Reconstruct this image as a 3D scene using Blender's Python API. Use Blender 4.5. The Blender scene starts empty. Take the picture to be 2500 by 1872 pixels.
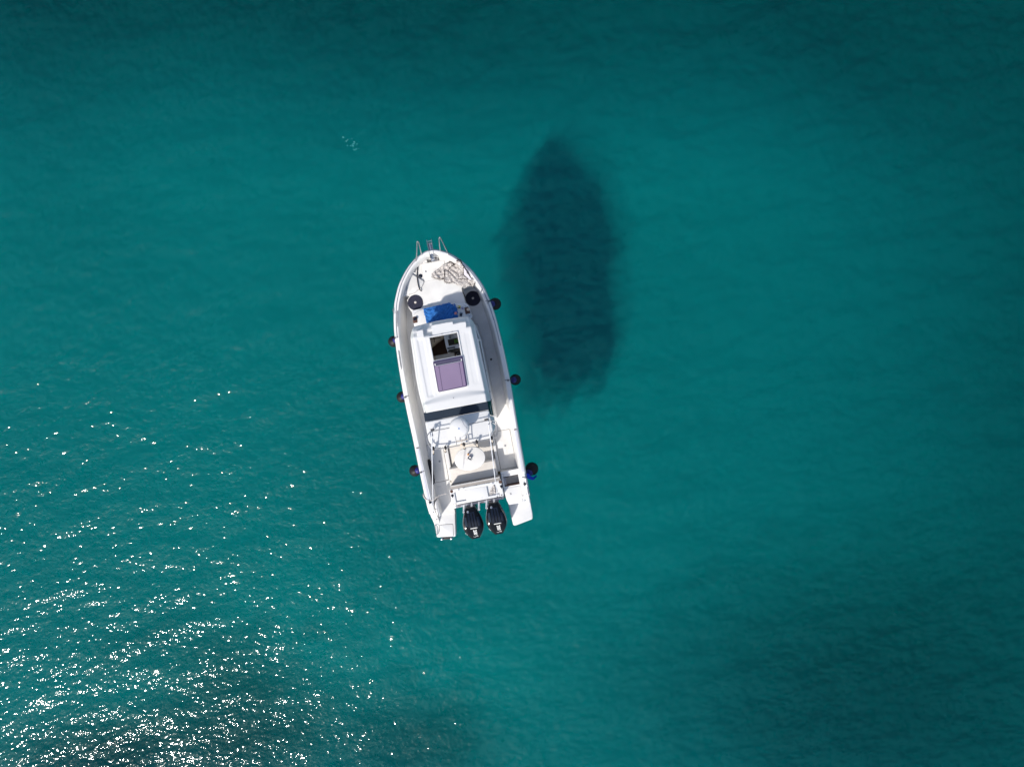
import bpy, bmesh, math, random
import numpy as np
from mathutils import Vector, Matrix
from mathutils.bvhtree import BVHTree
R = math.radians
random.seed(7)
rng = np.random.default_rng(11)
sc = bpy.context.scene
COL = sc.collection

# ------------------------------------------------------------------ camera, sky, sun, exposure
CAM_H = 21.6
cam = bpy.data.cameras.new('camera')
cam.sensor_width = 36.0
cam.lens = 36.0 * 1733 / 2500
cam.clip_start, cam.clip_end = 0.5, 20000
camo = bpy.data.objects.new('camera', cam)
camo.location = (0, 0, CAM_H)
camo.rotation_euler = (0, 0, 0)
COL.objects.link(camo)
sc.camera = camo

SUN_ZEN = R(45.5)
SUN_AZ = (-0.585, -0.811)                    # horizontal direction towards the sun
sv = Vector((SUN_AZ[0]*math.sin(SUN_ZEN), SUN_AZ[1]*math.sin(SUN_ZEN), math.cos(SUN_ZEN))).normalized()
world = bpy.data.worlds.new('World')
sc.world = world
world.use_nodes = True
nt = world.node_tree
bg = nt.nodes['Background']
sky = nt.nodes.new('ShaderNodeTexSky')
sky.sky_type = 'NISHITA'
sky.sun_disc = False
sky.sun_elevation = math.pi/2 - SUN_ZEN
sky.sun_rotation = math.atan2(sv.x, sv.y)
sky.air_density = 1.0
sky.dust_density = 1.6
sky.ozone_density = 1.0
nt.links.new(sky.outputs[0], bg.inputs[0])
bg.inputs[1].default_value = 0.13
sun = bpy.data.lights.new('sun', 'SUN')
sun.energy = 3.6
sun.angle = R(1.6)
sun.color = (1.0, 0.955, 0.89)
suno = bpy.data.objects.new('sun', sun)
suno.rotation_euler = sv.to_track_quat('Z', 'Y').to_euler()
suno.location = sv * 60
COL.objects.link(suno)

sc.view_settings.view_transform = 'Standard'
sc.view_settings.look = 'None'
sc.view_settings.exposure = 0.12
sc.view_settings.gamma = 1.0
sc.view_settings.use_curve_mapping = False
sc.render.engine = 'CYCLES'
sc.cycles.use_denoising = True
sc.cycles.use_adaptive_sampling = True
sc.cycles.adaptive_threshold = 0.02
sc.cycles.adaptive_min_samples = 20
sc.cycles.max_bounces = 6
sc.cycles.diffuse_bounces = 3
sc.cycles.volume_bounces = 0
sc.cycles.transparent_max_bounces = 16
sc.cycles.sample_clamp_indirect = 4.0
sc.cycles.blur_glossy = 0.3

# ------------------------------------------------------------------ materials
MATS = {}
def mat(name, col, rough=0.5, metal=0.0, coat=0.0, var=0.0, vscale=3.0, bump=0.0, bscale=60.0, spec=0.5, emit=None, trans=0.0):
    m = bpy.data.materials.new(name); m.use_nodes = True
    t = m.node_tree; b = t.nodes['Principled BSDF']
    b.inputs['Base Color'].default_value = (*col, 1)
    b.inputs['Roughness'].default_value = rough
    b.inputs['Metallic'].default_value = metal
    b.inputs['Coat Weight'].default_value = coat
    b.inputs['Specular IOR Level'].default_value = spec
    if trans: b.inputs['Transmission Weight'].default_value = trans
    if emit:
        b.inputs['Emission Color'].default_value = (*emit[0], 1); b.inputs['Emission Strength'].default_value = emit[1]
    tc = t.nodes.new('ShaderNodeTexCoord')
    if var:
        n = t.nodes.new('ShaderNodeTexNoise'); n.inputs['Scale'].default_value = vscale; n.inputs['Detail'].default_value = 6
        t.links.new(tc.outputs['Object'], n.inputs['Vector'])
        r = t.nodes.new('ShaderNodeMapRange'); r.inputs['From Min'].default_value = .3; r.inputs['From Max'].default_value = .7
        r.inputs['To Min'].default_value = 1 - var; r.inputs['To Max'].default_value = 1 + var*.4
        t.links.new(n.outputs['Fac'], r.inputs['Value'])
        mx = t.nodes.new('ShaderNodeVectorMath'); mx.operation = 'SCALE'
        mx.inputs[0].default_value = col
        t.links.new(r.outputs[0], mx.inputs['Scale'])
        t.links.new(mx.outputs[0], b.inputs['Base Color'])
        r2 = t.nodes.new('ShaderNodeMapRange'); r2.inputs['To Min'].default_value = max(0, rough-.08); r2.inputs['To Max'].default_value = min(1, rough+.1)
        t.links.new(n.outputs['Fac'], r2.inputs['Value']); t.links.new(r2.outputs[0], b.inputs['Roughness'])
    if bump:
        n2 = t.nodes.new('ShaderNodeTexNoise'); n2.inputs['Scale'].default_value = bscale; n2.inputs['Detail'].default_value = 3
        t.links.new(tc.outputs['Object'], n2.inputs['Vector'])
        bp = t.nodes.new('ShaderNodeBump'); bp.inputs['Strength'].default_value = bump; bp.inputs['Distance'].default_value = .01
        t.links.new(n2.outputs['Fac'], bp.inputs['Height']); t.links.new(bp.outputs[0], b.inputs['Normal'])
    MATS[name] = m
    return m
mat('gelcoat', (.81, .80, .78), .32, coat=.3, var=.06, vscale=1.7)
mat('gelcoat_roof', (.745, .74, .73), .30, coat=.3, var=.04, vscale=1.3)
mat('deck_nonskid', (.78, .765, .735), .65, var=.13, vscale=2.6, bump=.25, bscale=140)
mat('cockpit_floor', (.81, .795, .765), .65, var=.13, vscale=2.2, bump=.25, bscale=140)
mat('cushion', (.77, .72, .65), .75, var=.06, vscale=3, bump=.15, bscale=90)
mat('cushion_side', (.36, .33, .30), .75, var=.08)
mat('table_white', (.80, .78, .74), .35, coat=.2, var=.04)
mat('steel', (.62, .62, .62), .22, metal=1.0)
mat('steel_dull', (.36, .36, .37), .45, metal=.8)
mat('white_tube', (.72, .73, .76), .35)
mat('tan_tube', (.60, .52, .43), .45)
mat('dark_plastic', (.035, .03, .03), .5)
mat('black_rubber', (.018, .018, .02), .55)
mat('seam', (.10, .085, .07), .8)
mat('seam_light', (.42, .41, .40), .8)
mat('black_gloss', (.003, .004, .005), .12, coat=.15, spec=.3)
mat('engine_panel', (.005, .010, .022), .30, spec=.35)
mat('window_black', (.012, .012, .015), .08)
mat('slate_panel', (.022, .034, .054), .8, var=.08, vscale=9, spec=.2)
mat('acrylic_purple', (.265, .195, .30), .22, coat=.5, var=.05, vscale=2)
mat('acrylic_dark', (.085, .075, .125), .2, coat=.5, var=.1, vscale=3)
mat('acrylic_line', (.055, .035, .10), .35)
mat('grey_trim', (.30, .31, .36), .5)
mat('lilac_pad', (.62, .62, .68), .6)
mat('rub_grey', (.30, .30, .31), .5)
mat('wood', (.10, .045, .028), .45, var=.25, vscale=14)
mat('int_floor', (.085, .042, .025), .7, var=.25, vscale=6)
mat('int_beige', (.70, .56, .42), .75, var=.06)
mat('int_dash', (.80, .81, .83), .4, var=.04)
mat('int_wall', (.68, .63, .57), .6)
mat('screen', (.004, .005, .005), .1, coat=.5)
mat('screen_green', (.02, .055, .006), .3, emit=((.10, .30, .02), .05))
mat('silver', (.72, .72, .72), .15, metal=1)
mat('letter_white', (.75, .75, .72), .5)
mat('blue_logo', (.03, .17, .46), .4)
mat('fender_black', (.013, .012, .013), .5, var=.15, vscale=8, spec=.3)
mat('fender_blue', (.018, .018, .17), .4)
mat('cloth_blue', (.012, .05, .62), .7, var=.15, vscale=12)
mat('rope_white', (.72, .66, .60), .85, bump=.6, bscale=220)
mat('rope_black', (.016, .014, .018), .8, bump=.5, bscale=220)
mat('rope_navy', (.030, .031, .060), .75, var=.2, vscale=20, bump=.4, bscale=200)
mat('towel_blue', (.022, .155, .47), .9, var=.22, vscale=7, bump=.5, bscale=110)
mat('fringe', (.026, .013, .012), .9, bump=.8, bscale=180)
mat('lining', (.66, .64, .70), .6, var=.08, vscale=12)
mat('yellow_pack', (.62, .48, .03), .5)
mat('purple_pack', (.16, .11, .36), .45)
mat('pink_tub', (.72, .28, .24), .45)
mat('tan_lid', (.72, .55, .40), .5)
mat('phone_glass', (.02, .03, .045), .1)
mat('phone_back', (.30, .36, .42), .35)
mat('orange_cap', (.80, .36, .015), .4)
mat('red_bottle', (.42, .025, .015), .35)
mat('bag_black', (.010, .010, .016), .7, bump=.5, bscale=30)
mat('white_cup', (.78, .78, .78), .35)
mat('flecks', (.05, .28, .28), .5)
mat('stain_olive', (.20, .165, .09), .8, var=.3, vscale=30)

def glass():
    m = bpy.data.materials.new('window_glass'); m.use_nodes = True
    t = m.node_tree; t.nodes.clear(); L = t.links.new
    out = t.nodes.new('ShaderNodeOutputMaterial'); tr = t.nodes.new('ShaderNodeBsdfTransparent'); tr.inputs[0].default_value = (.78, .80, .82, 1)
    gl = t.nodes.new('ShaderNodeBsdfGlossy'); gl.inputs['Roughness'].default_value = .04
    fr = t.nodes.new('ShaderNodeFresnel'); fr.inputs['IOR'].default_value = 1.5
    mx = t.nodes.new('ShaderNodeMixShader'); L(fr.outputs[0], mx.inputs[0]); L(tr.outputs[0], mx.inputs[1]); L(gl.outputs[0], mx.inputs[2]); L(mx.outputs[0], out.inputs['Surface'])
    MATS['window_glass'] = m
glass()
def mandala():
    m = bpy.data.materials.new('mandala_print'); m.use_nodes = True
    t = m.node_tree; b = t.nodes['Principled BSDF']; b.inputs['Roughness'].default_value = .85
    L = t.links.new
    tc = t.nodes.new('ShaderNodeTexCoord')
    n = t.nodes.new('ShaderNodeTexNoise'); n.inputs['Scale'].default_value = 5
    L(tc.outputs['Object'], n.inputs['Vector'])
    add = t.nodes.new('ShaderNodeMixRGB'); add.inputs[0].default_value = .08
    L(tc.outputs['Object'], add.inputs[1]); L(n.outputs['Color'], add.inputs[2])
    v = t.nodes.new('ShaderNodeTexVoronoi'); v.inputs['Scale'].default_value = 7
    L(add.outputs[0], v.inputs['Vector'])
    s = t.nodes.new('ShaderNodeMath'); s.operation = 'MULTIPLY'; s.inputs[1].default_value = 38
    L(v.outputs['Distance'], s.inputs[0])
    sn = t.nodes.new('ShaderNodeMath'); sn.operation = 'SINE'; L(s.outputs[0], sn.inputs[0])
    v2 = t.nodes.new('ShaderNodeTexVoronoi'); v2.feature = 'DISTANCE_TO_EDGE'; v2.inputs['Scale'].default_value = 16
    L(add.outputs[0], v2.inputs['Vector'])
    c2 = t.nodes.new('ShaderNodeValToRGB'); c2.color_ramp.elements[0].position = .01; c2.color_ramp.elements[1].position = .07
    L(v2.outputs['Distance'], c2.inputs[0])
    c1 = t.nodes.new('ShaderNodeValToRGB'); c1.color_ramp.elements[0].position = .02; c1.color_ramp.elements[1].position = .26
    mr = t.nodes.new('ShaderNodeMapRange'); mr.inputs['From Min'].default_value = -1; L(sn.outputs[0], mr.inputs['Value'])
    L(mr.outputs[0], c1.inputs[0])
    mu = t.nodes.new('ShaderNodeMath'); mu.operation = 'MULTIPLY'
    L(c1.outputs[0], mu.inputs[0]); L(c2.outputs[0], mu.inputs[1])
    mx = t.nodes.new('ShaderNodeMixRGB'); L(mu.outputs[0], mx.inputs[0])
    mx.inputs[1].default_value = (.13, .115, .12, 1); mx.inputs[2].default_value = (.68, .635, .59, 1)
    L(mx.outputs[0], b.inputs['Base Color'])
    MATS['mandala'] = m
mandala()

# ------------------------------------------------------------------ mesh helpers
def link(name, me, m, parent=None, smooth=38):
    o = bpy.data.objects.new(name, me)
    COL.objects.link(o)
    if m: me.materials.append(MATS[m] if isinstance(m, str) else m)
    if smooth:
        me.shade_smooth(); me.set_sharp_from_angle(angle=R(smooth))
    if parent: o.parent = parent
    return o
def mesh(name, v, f, m, parent=None, smooth=38, fix=True):
    me = bpy.data.meshes.new(name)
    me.from_pydata([tuple(p) for p in v], [], f)
    if fix:
        b = bmesh.new(); b.from_mesh(me); bmesh.ops.recalc_face_normals(b, faces=b.faces); b.to_mesh(me); b.free()
    me.update()
    return link(name, me, m, parent, smooth)
def tag(o, label, cat, group=None, kind=None):
    if label: o['label'] = label
    if cat: o['category'] = cat
    if group: o['group'] = group
    if kind: o['kind'] = kind
    return o

def offset(pts, d):
    """inward offset of a closed CCW polygon"""
    n = len(pts); out = []
    A = sum(pts[i][0]*pts[(i+1) % n][1]-pts[(i+1) % n][0]*pts[i][1] for i in range(n))
    s = 1 if A > 0 else -1
    for i in range(n):
        p, a, c = Vector(pts[i][:2]), Vector(pts[i-1][:2]), Vector(pts[(i+1) % n][:2])
        e1, e2 = (p-a).normalized(), (c-p).normalized()
        n1, n2 = Vector((-e1.y, e1.x))*s, Vector((-e2.y, e2.x))*s
        k = (n1+n2); l = k.length
        if l < 1e-5: out.append((p.x, p.y)); continue
        k /= l; mlen = d/max(.35, k.dot(n1))
        q = p+k*mlen; out.append((q.x, q.y))
    return out
def rounded(pts, r, seg=5):
    """round the corners of a polygon"""
    out = []; n = len(pts)
    for i in range(n):
        p, a, c = Vector(pts[i]), Vector(pts[i-1]), Vector(pts[(i+1) % n])
        u, w = (a-p), (c-p); rr = min(r, u.length*.45, w.length*.45)
        p0, p1 = p+u.normalized()*rr, p+w.normalized()*rr
        for k in range(seg+1):
            t = k/seg
            q = p0*(1-t)**2+p*2*t*(1-t)+p1*t*t
            out.append((q.x, q.y))
    return out
def smoothpoly(pts, per=6, closed=True):
    """catmull-rom through points (any dimension)"""
    P = [np.array(p, float) for p in pts]; n = len(P); out = []
    rngi = range(n) if closed else range(n-1)
    for i in rngi:
        if closed: a, b, c, d = P[i-1], P[i], P[(i+1) % n], P[(i+2) % n]
        else: a, b, c, d = P[max(0, i-1)], P[i], P[i+1], P[min(n-1, i+2)]
        for k in range(per):
            t = k/per
            out.append(.5*((2*b)+(c-a)*t+(2*a-5*b+4*c-d)*t*t+(3*b-a-3*c+d)*t**3))
    if not closed: out.append(P[-1])
    return [tuple(q) for q in out]
def slab_vf(pts, z0, z1, bev=.012, seg=2, zf=None):
    n = len(pts); rings = [([*p], z0) for p in pts]
    V = [(p[0], p[1], z0) for p in pts]; F = []; nr = 1
    lv = [(0, z1-bev)] + [(bev*(1-math.cos(R(90)*k/seg)), z1-bev+bev*math.sin(R(90)*k/seg)) for k in range(1, seg+1)] if bev else [(0, z1)]
    for d, z in lv:
        q = offset(pts, d) if d else pts
        V += [(p[0], p[1], z) for p in q]; nr += 1
    for r in range(nr-1):
        for i in range(n):
            j = (i+1) % n
            F.append((r*n+i, r*n+j, (r+1)*n+j, (r+1)*n+i))
    F.append(tuple(range(n-1, -1, -1))); F.append(tuple((nr-1)*n+i for i in range(n)))
    return V, F
def slab(name, pts, z0, z1, m, parent, bev=.012, seg=2):
    V, F = slab_vf(pts, z0, z1, bev, seg)
    return mesh(name, V, F, m, parent)
def rect(x0, y0, x1, y1): return [(x0, y0), (x1, y0), (x1, y1), (x0, y1)]
def tube_vf(path, r, n=8, closed=False, cap=True):
    P = [Vector(p) for p in path]; V = []; F = []; N = len(P)
    up = None
    for i, p in enumerate(P):
        if closed: t = (P[(i+1) % N]-P[i-1])
        else: t = (P[min(N-1, i+1)]-P[max(0, i-1)])
        t.normalize()
        if up is None:
            up = Vector((0, 0, 1)) if abs(t.z) < .9 else Vector((1, 0, 0))
        s = t.cross(up).normalized(); up = s.cross(t).normalized()
        rr = r[i] if isinstance(r, (list, tuple)) else r
        for k in range(n):
            a = 2*math.pi*k/n
            V.append(tuple(p+(s*math.cos(a)+up*math.sin(a))*rr))
    for i in range(N if closed else N-1):
        j = (i+1) % N
        for k in range(n):
            l = (k+1) % n
            F.append((i*n+k, i*n+l, j*n+l, j*n+k))
    if cap and not closed:
        F.append(tuple(range(n))); F.append(tuple((N-1)*n+k for k in range(n)))
    return V, F
def tube(name, path, r, m, parent, n=8, closed=False, curve=0):
    if curve: path = smoothpoly(path, curve, closed)
    V, F = tube_vf(path, r, n, closed)
    return mesh(name, V, F, m, parent, smooth=60)
def lathe_vf(prof, n=24, c=(0, 0, 0), ax=None):
    """profile list (r,z) bottom to top round +Z (or axis ax)"""
    V = []; F = []; q = Vector((0, 0, 1)).rotation_difference(Vector(ax)) if ax else None
    for r, z in prof:
        for k in range(n):
            a = 2*math.pi*k/n
            p = Vector((r*math.cos(a), r*math.sin(a), z))
            if q: p = q @ p
            V.append((p.x+c[0], p.y+c[1], p.z+c[2]))
    for i in range(len(prof)-1):
        for k in range(n):
            l = (k+1) % n
            F.append((i*n+k, i*n+l, (i+1)*n+l, (i+1)*n+k))
    F.append(tuple(range(n-1, -1, -1))); F.append(tuple((len(prof)-1)*n+k for k in range(n)))
    return V, F
def lathe(name, prof, m, parent, c=(0, 0, 0), n=24, ax=None):
    V, F = lathe_vf(prof, n, c, ax)
    return mesh(name, V, F, m, parent, smooth=40)
def merge(parts):
    V = []; F = []
    for v, f in parts:
        o = len(V); V += list(v); F += [tuple(i+o for i in q) for q in f]
    return V, F
def hollow_vf(p0, p1, r, wall=.3, n=14):
    """open-ended tube with a floor: p0 closed end, p1 open end"""
    ax = Vector(p1)-Vector(p0); L = ax.length
    return lathe_vf([(r, 0), (r, L), (r*1.12, L), (r*1.12, L+.008), (r*(1-wall), L+.008), (r*(1-wall), L*.35), (.001, L*.35)], n, p0, ax.normalized())
def disc_pts(cx, cy, a, b=None, n=32, p=2.0, rot=0):
    b = b or a; out = []
    for k in range(n):
        t = 2*math.pi*k/n; c, s = math.cos(t), math.sin(t)
        x = a*math.copysign(abs(c)**(2/p), c); y = b*math.copysign(abs(s)**(2/p), s)
        out.append((cx+x*math.cos(rot)-y*math.sin(rot), cy+x*math.sin(rot)+y*math.cos(rot)))
    return out

# ------------------------------------------------------------------ seabed and water
def spectrum_field(n, dx, lam_min, lam_max, slope, dirang, spread, iso, seed, power=0.0):
    """random wave height field (n x n) with given rms slope"""
    g = np.random.default_rng(seed)
    k1 = 2*np.pi*np.fft.fftfreq(n, dx)
    kx, ky = np.meshgrid(k1, k1, indexing='ij')
    k = np.hypot(kx, ky); k[0, 0] = 1
    lam = 2*np.pi/k
    band = np.exp(-np.clip(np.log(lam_min/lam), 0, None)**2*6)*np.exp(-np.clip(np.log(lam/lam_max), 0, None)**2*6)
    th = np.arctan2(ky, kx)-dirang
    D = iso+(1-iso)*np.abs(np.cos(th))**spread
    amp = np.sqrt(D)*band*k**(-2.0+power)          # slope ~ k*amp ; 2D density -> flat slope per octave
    amp[0, 0] = 0
    ph = g.standard_normal((n, n))+1j*g.standard_normal((n, n))
    h = np.fft.ifft2(amp*ph).real
    gx, gy = np.gradient(h, dx)
    h *= slope/np.sqrt((gx**2+gy**2).mean())
    return h
def smooth_noise(X, Y, scale, seed, octs=4):
    g = np.random.default_rng(seed); out = np.zeros_like(X); tot = 0
    for o in range(octs):
        for q in range(5):
            a = g.uniform(0, 2*np.pi); f = 2*np.pi/scale*2**o*g.uniform(.7, 1.3); p = g.uniform(0, 6.28); w = .55**o
            out += w*np.sin(f*(X*np.cos(a)+Y*np.sin(a))+p+1.3*np.sin(f*.6*(X*np.sin(a)-Y*np.cos(a))+p*2)); tot += w*w*.5
    return out/np.sqrt(tot)
def grid_mesh(name, xs, ys, Z, m, extra=None):
    nx, ny = len(xs), len(ys)
    X, Y = np.meshgrid(xs, ys, indexing='ij')
    co = np.stack([X, Y, Z], -1).reshape(-1, 3).astype(np.float32)
    i = np.arange(nx*ny).reshape(nx, ny)
    q = np.stack([i[:-1, :-1], i[1:, :-1], i[1:, 1:], i[:-1, 1:]], -1).reshape(-1, 4)
    loops = q.ravel(); nq = len(q); starts = np.arange(0, nq*4, 4)
    if extra:                                      # close into a box reaching down to z = extra
        ring = np.concatenate([i[:, 0], i[-1, 1:], i[-2::-1, -1], i[0, -2:0:-1]])
        lo = co[ring].copy(); lo[:, 2] = extra
        base = len(co); co = np.concatenate([co, lo]); nr = len(ring)
        a = np.arange(nr); b = (a+1) % nr
        side = np.stack([ring[b], ring[a], base+a, base+b], -1)
        starts = np.concatenate([starts, nq*4+np.arange(0, nr*4, 4), [nq*4+nr*4]])
        loops = np.concatenate([loops, side.ravel(), (base+np.arange(nr))[::-1]])
    me = bpy.data.meshes.new(name)
    me.vertices.add(len(co)); me.vertices.foreach_set('co', co.ravel())
    me.loops.add(len(loops)); me.loops.foreach_set('vertex_index', loops.astype(np.int32))
    me.polygons.add(len(starts)); me.polygons.foreach_set('loop_start', starts.astype(np.int32))
    me.update(calc_edges=True); me.validate()
    me.shade_smooth()
    o = bpy.data.objects.new(name, me); COL.objects.link(o); me.materials.append(m)
    return o
def axis(lo, hi, d, far):
    core = np.arange(lo, hi+d*.5, d)
    g = []; s = d*4; v = hi
    while v < far: v += s; g.append(v); s *= 1.6
    g = np.array(g); gl = lo-(g-hi)
    return np.concatenate([gl[::-1], core, g])

def water_material():
    m = bpy.data.materials.new('sea_water'); m.use_nodes = True
    t = m.node_tree; t.nodes.clear(); L = t.links.new
    out = t.nodes.new('ShaderNodeOutputMaterial')
    ge = t.nodes.new('ShaderNodeNewGeometry')            # Schlick reflectance of the mean sea level, alike from above and below
    dt = t.nodes.new('ShaderNodeVectorMath'); dt.operation = 'DOT_PRODUCT'; dt.inputs[1].default_value = (0, 0, 1); L(ge.outputs['Incoming'], dt.inputs[0])
    ab_ = t.nodes.new('ShaderNodeMath'); ab_.operation = 'ABSOLUTE'; L(dt.outputs['Value'], ab_.inputs[0])
    om = t.nodes.new('ShaderNodeMath'); om.operation = 'SUBTRACT'; om.inputs[0].default_value = 1; L(ab_.outputs[0], om.inputs[1])
    pw = t.nodes.new('ShaderNodeMath'); pw.operation = 'POWER'; pw.inputs[1].default_value = 5; L(om.outputs[0], pw.inputs[0])
    fr = t.nodes.new('ShaderNodeMath'); fr.operation = 'MULTIPLY_ADD'; fr.inputs[1].default_value = .98; fr.inputs[2].default_value = .02; L(pw.outputs[0], fr.inputs[0])
    tr = t.nodes.new('ShaderNodeBsdfTransparent')
    gl = t.nodes.new('ShaderNodeBsdfGlossy'); gl.inputs['Roughness'].default_value = .07
    mx = t.nodes.new('ShaderNodeMixShader'); L(fr.outputs[0], mx.inputs[0]); L(gl.outputs[0], mx.inputs[2])
    df = t.nodes.new('ShaderNodeBsdfDiffuse'); df.inputs['Color'].default_value = (0, .013, .0132, 1)      # faint diffuse layer added to bring out ripple shading, for near-surface scatter
    sl = t.nodes.new('ShaderNodeVectorMath'); sl.operation = 'MULTIPLY'; sl.inputs[1].default_value = (8.0, 8.0, 1); L(ge.outputs['Normal'], sl.inputs[0])  # ripple slopes exaggerated to deepen that shading
    nn = t.nodes.new('ShaderNodeVectorMath'); nn.operation = 'NORMALIZE'; L(sl.outputs[0], nn.inputs[0]); L(nn.outputs[0], df.inputs['Normal'])
    ad = t.nodes.new('ShaderNodeAddShader'); L(tr.outputs[0], ad.inputs[0]); L(df.outputs[0], ad.inputs[1]); L(ad.outputs[0], mx.inputs[1])
    L(mx.outputs[0], out.inputs['Surface'])
    ab = t.nodes.new('ShaderNodeVolumeAbsorption')
    K = (.62, .0475, .0455)
    ab.inputs['Density'].default_value = K[0]
    ab.inputs['Color'].default_value = (0, 1-K[1]/K[0], 1-K[2]/K[0], 1)
    L(ab.outputs[0], out.inputs['Volume'])
    return m
def seabed_material():
    m = bpy.data.materials.new('seabed_sand'); m.use_nodes = True
    t = m.node_tree; t.nodes.clear(); L = t.links.new
    out = t.nodes.new('ShaderNodeOutputMaterial'); b = t.nodes.new('ShaderNodeBsdfDiffuse'); L(b.outputs[0], out.inputs['Surface'])
    at = t.nodes.new('ShaderNodeAttribute'); at.attribute_name = 'seagrass'
    tc = t.nodes.new('ShaderNodeTexCoord')
    n = t.nodes.new('ShaderNodeTexNoise'); n.inputs['Scale'].default_value = 1.1; n.inputs['Detail'].default_value = 4; n.inputs['Roughness'].default_value = .6
    L(tc.outputs['Object'], n.inputs['Vector'])
    mr = t.nodes.new('ShaderNodeMapRange'); mr.inputs['From Min'].default_value = .25; mr.inputs['From Max'].default_value = .75
    mr.inputs['To Min'].default_value = -.05; mr.inputs['To Max'].default_value = .05
    L(n.outputs['Fac'], mr.inputs['Value'])
    ad = t.nodes.new('ShaderNodeMath'); ad.operation = 'ADD'; ad.use_clamp = True
    L(at.outputs['Fac'], ad.inputs[0]); L(mr.outputs[0], ad.inputs[1])
    mx = t.nodes.new('ShaderNodeMixRGB'); L(ad.outputs[0], mx.inputs[0])
    mx.inputs[1].default_value = (.70, .66, .54, 1); mx.inputs[2].default_value = (.07, .10, .075, 1)
    L(mx.outputs[0], b.inputs['Color'])
    return m
SEA = water_material(); SAND = seabed_material()

# seabed: sand relief, deeper towards the right and the top of the view, partly imitating lens darkening at the edges
D0 = 6.2
xs = axis(-27, 27, .11, 3000); ys = axis(-21, 21, .11, 3000)
X, Y = np.meshgrid(xs, ys, indexing='ij')
n = 1024
fld = spectrum_field(n, .11, .28, 1.0, .11, R(97), 6, .12, 5)
ix = np.clip(np.round((X+40)/.11).astype(int), 0, n-1); iy = np.clip(np.round((Y+40)/.11).astype(int), 0, n-1)
fade = np.clip(1-(np.maximum(np.abs(X)-24, np.abs(Y)-18)/3), 0, 1)
Zb = fld[ix, iy]*fade
def blob(cx, cy, rx, ry, rot=0):
    c, s = math.cos(rot), math.sin(rot)
    u = ((X-cx)*c+(Y-cy)*s)/rx; v = (-(X-cx)*s+(Y-cy)*c)/ry
    return np.exp(-(u*u+v*v))
def depth_at(X, Y):
    XC = np.clip(X, -24, 24); YC = np.clip(Y, -19, 19)
    e_ = .022*np.clip(XC-4.5, 0, None)**2 + .080*np.clip(YC-7.2, 0, None)**2
    d = D0 + 10.0*(1-np.exp(-e_/10.0))
    for px, py, rx, ry, a in ((2230, 1620, 9.0, 6.0, 3.2), (600, 1720, 3.6, 3.6, 2.4), (1020, 1770, 3.6, 2.2, 1.5), (250, 1830, 3.5, 1.8, 1.6)):
        cx, cy = (px-1250)/1733*(CAM_H+D0), -(py-936)/1733*(CAM_H+D0)
        d += a*np.exp(-((XC-cx)/rx)**2-((YC-cy)/ry)**2)
    d -= .35*np.exp(-((XC+13)/9)**2-((YC-0)/6)**2)
    return d + .14*smooth_noise(XC, YC, 13, 3, 1)
XC = np.clip(X, -30, 30); YC = np.clip(Y, -24, 24)
depth = depth_at(X, Y)
Zb = -depth+Zb
def pix(px, py, d=5.4): return (px-1250)/1733*(CAM_H+d), -(py-936)/1733*(CAM_H+d)
grass = np.full_like(X, .10)
PX = .9*smooth_noise(XC, YC, 6, 41, 3); PY = .7*smooth_noise(XC, YC, 5, 42, 3)       # ragged meadow edges
PN = 1+.28*smooth_noise(XC*.8, YC*1.3, 2.4, 43, 3)
for px, py, rx, ry, rot, a in [(600, 1700, 2.4, 3.4, .5, 1.0), (330, 1810, 4.2, 1.6, .2, .6), (1010, 1760, 3.0, 1.5, -.6, .7), (2130, 1620, 6.5, 4.2, .2, .7), (1850, 1500, 3.5, 2.2, .2, .25),
                               (2350, 100, 8, 4.5, .3, .35), (1350, 0, 11, 3.0, 0, .62), (200, 30, 7, 2.8, .1, .34), (700, 250, 5, 1.6, .25, .16), (2250, 950, 4.5, 5, 0, .10), (1650, 1050, 2.2, 3.6, .3, .16), (1520, 400, 2.4, 2.4, 0, .12), (2480, 1750, 5, 4, 0, .3)]:
    cx, cy = pix(px, py); grass += a*blob(cx+PX, cy+PY, rx*1.1, ry*1.1, rot)*PN
grass += .015*smooth_noise(XC*.7, YC*1.2, 7.0, 9, 2)
seabed = grid_mesh('seabed', xs, ys, Zb, SAND)
at = seabed.data.attributes.new('seagrass', 'FLOAT', 'POINT')
at.data.foreach_set('value', np.clip(grass, 0, 1).ravel().astype(np.float32))
tag(seabed, None, None, kind='structure')

# made-up scattering layer over the seabed, added to soften the boat's shadow
def blur_haze_material():
    m = bpy.data.materials.new('blur_haze'); m.use_nodes = True
    t = m.node_tree; t.nodes.clear()
    out = t.nodes.new('ShaderNodeOutputMaterial'); vs = t.nodes.new('ShaderNodeVolumeScatter')
    vs.inputs['Color'].default_value = (1, 1, .95, 1); vs.inputs['Density'].default_value = .60; vs.inputs['Anisotropy'].default_value = 0.0
    t.links.new(vs.outputs[0], out.inputs['Volume'])
    return m
BLUR_HAZE, BLUR_HAZE_H = .60, 1.75
sx, sy = np.linspace(-60, 60, 161), np.linspace(-60, 60, 161)
SX, SY = np.meshgrid(sx, sy, indexing='ij')
blur_haze = grid_mesh('blur_haze', sx, sy, BLUR_HAZE_H-depth_at(SX, SY), blur_haze_material(), extra=-40)
tag(blur_haze, None, None, kind='stuff')

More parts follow.
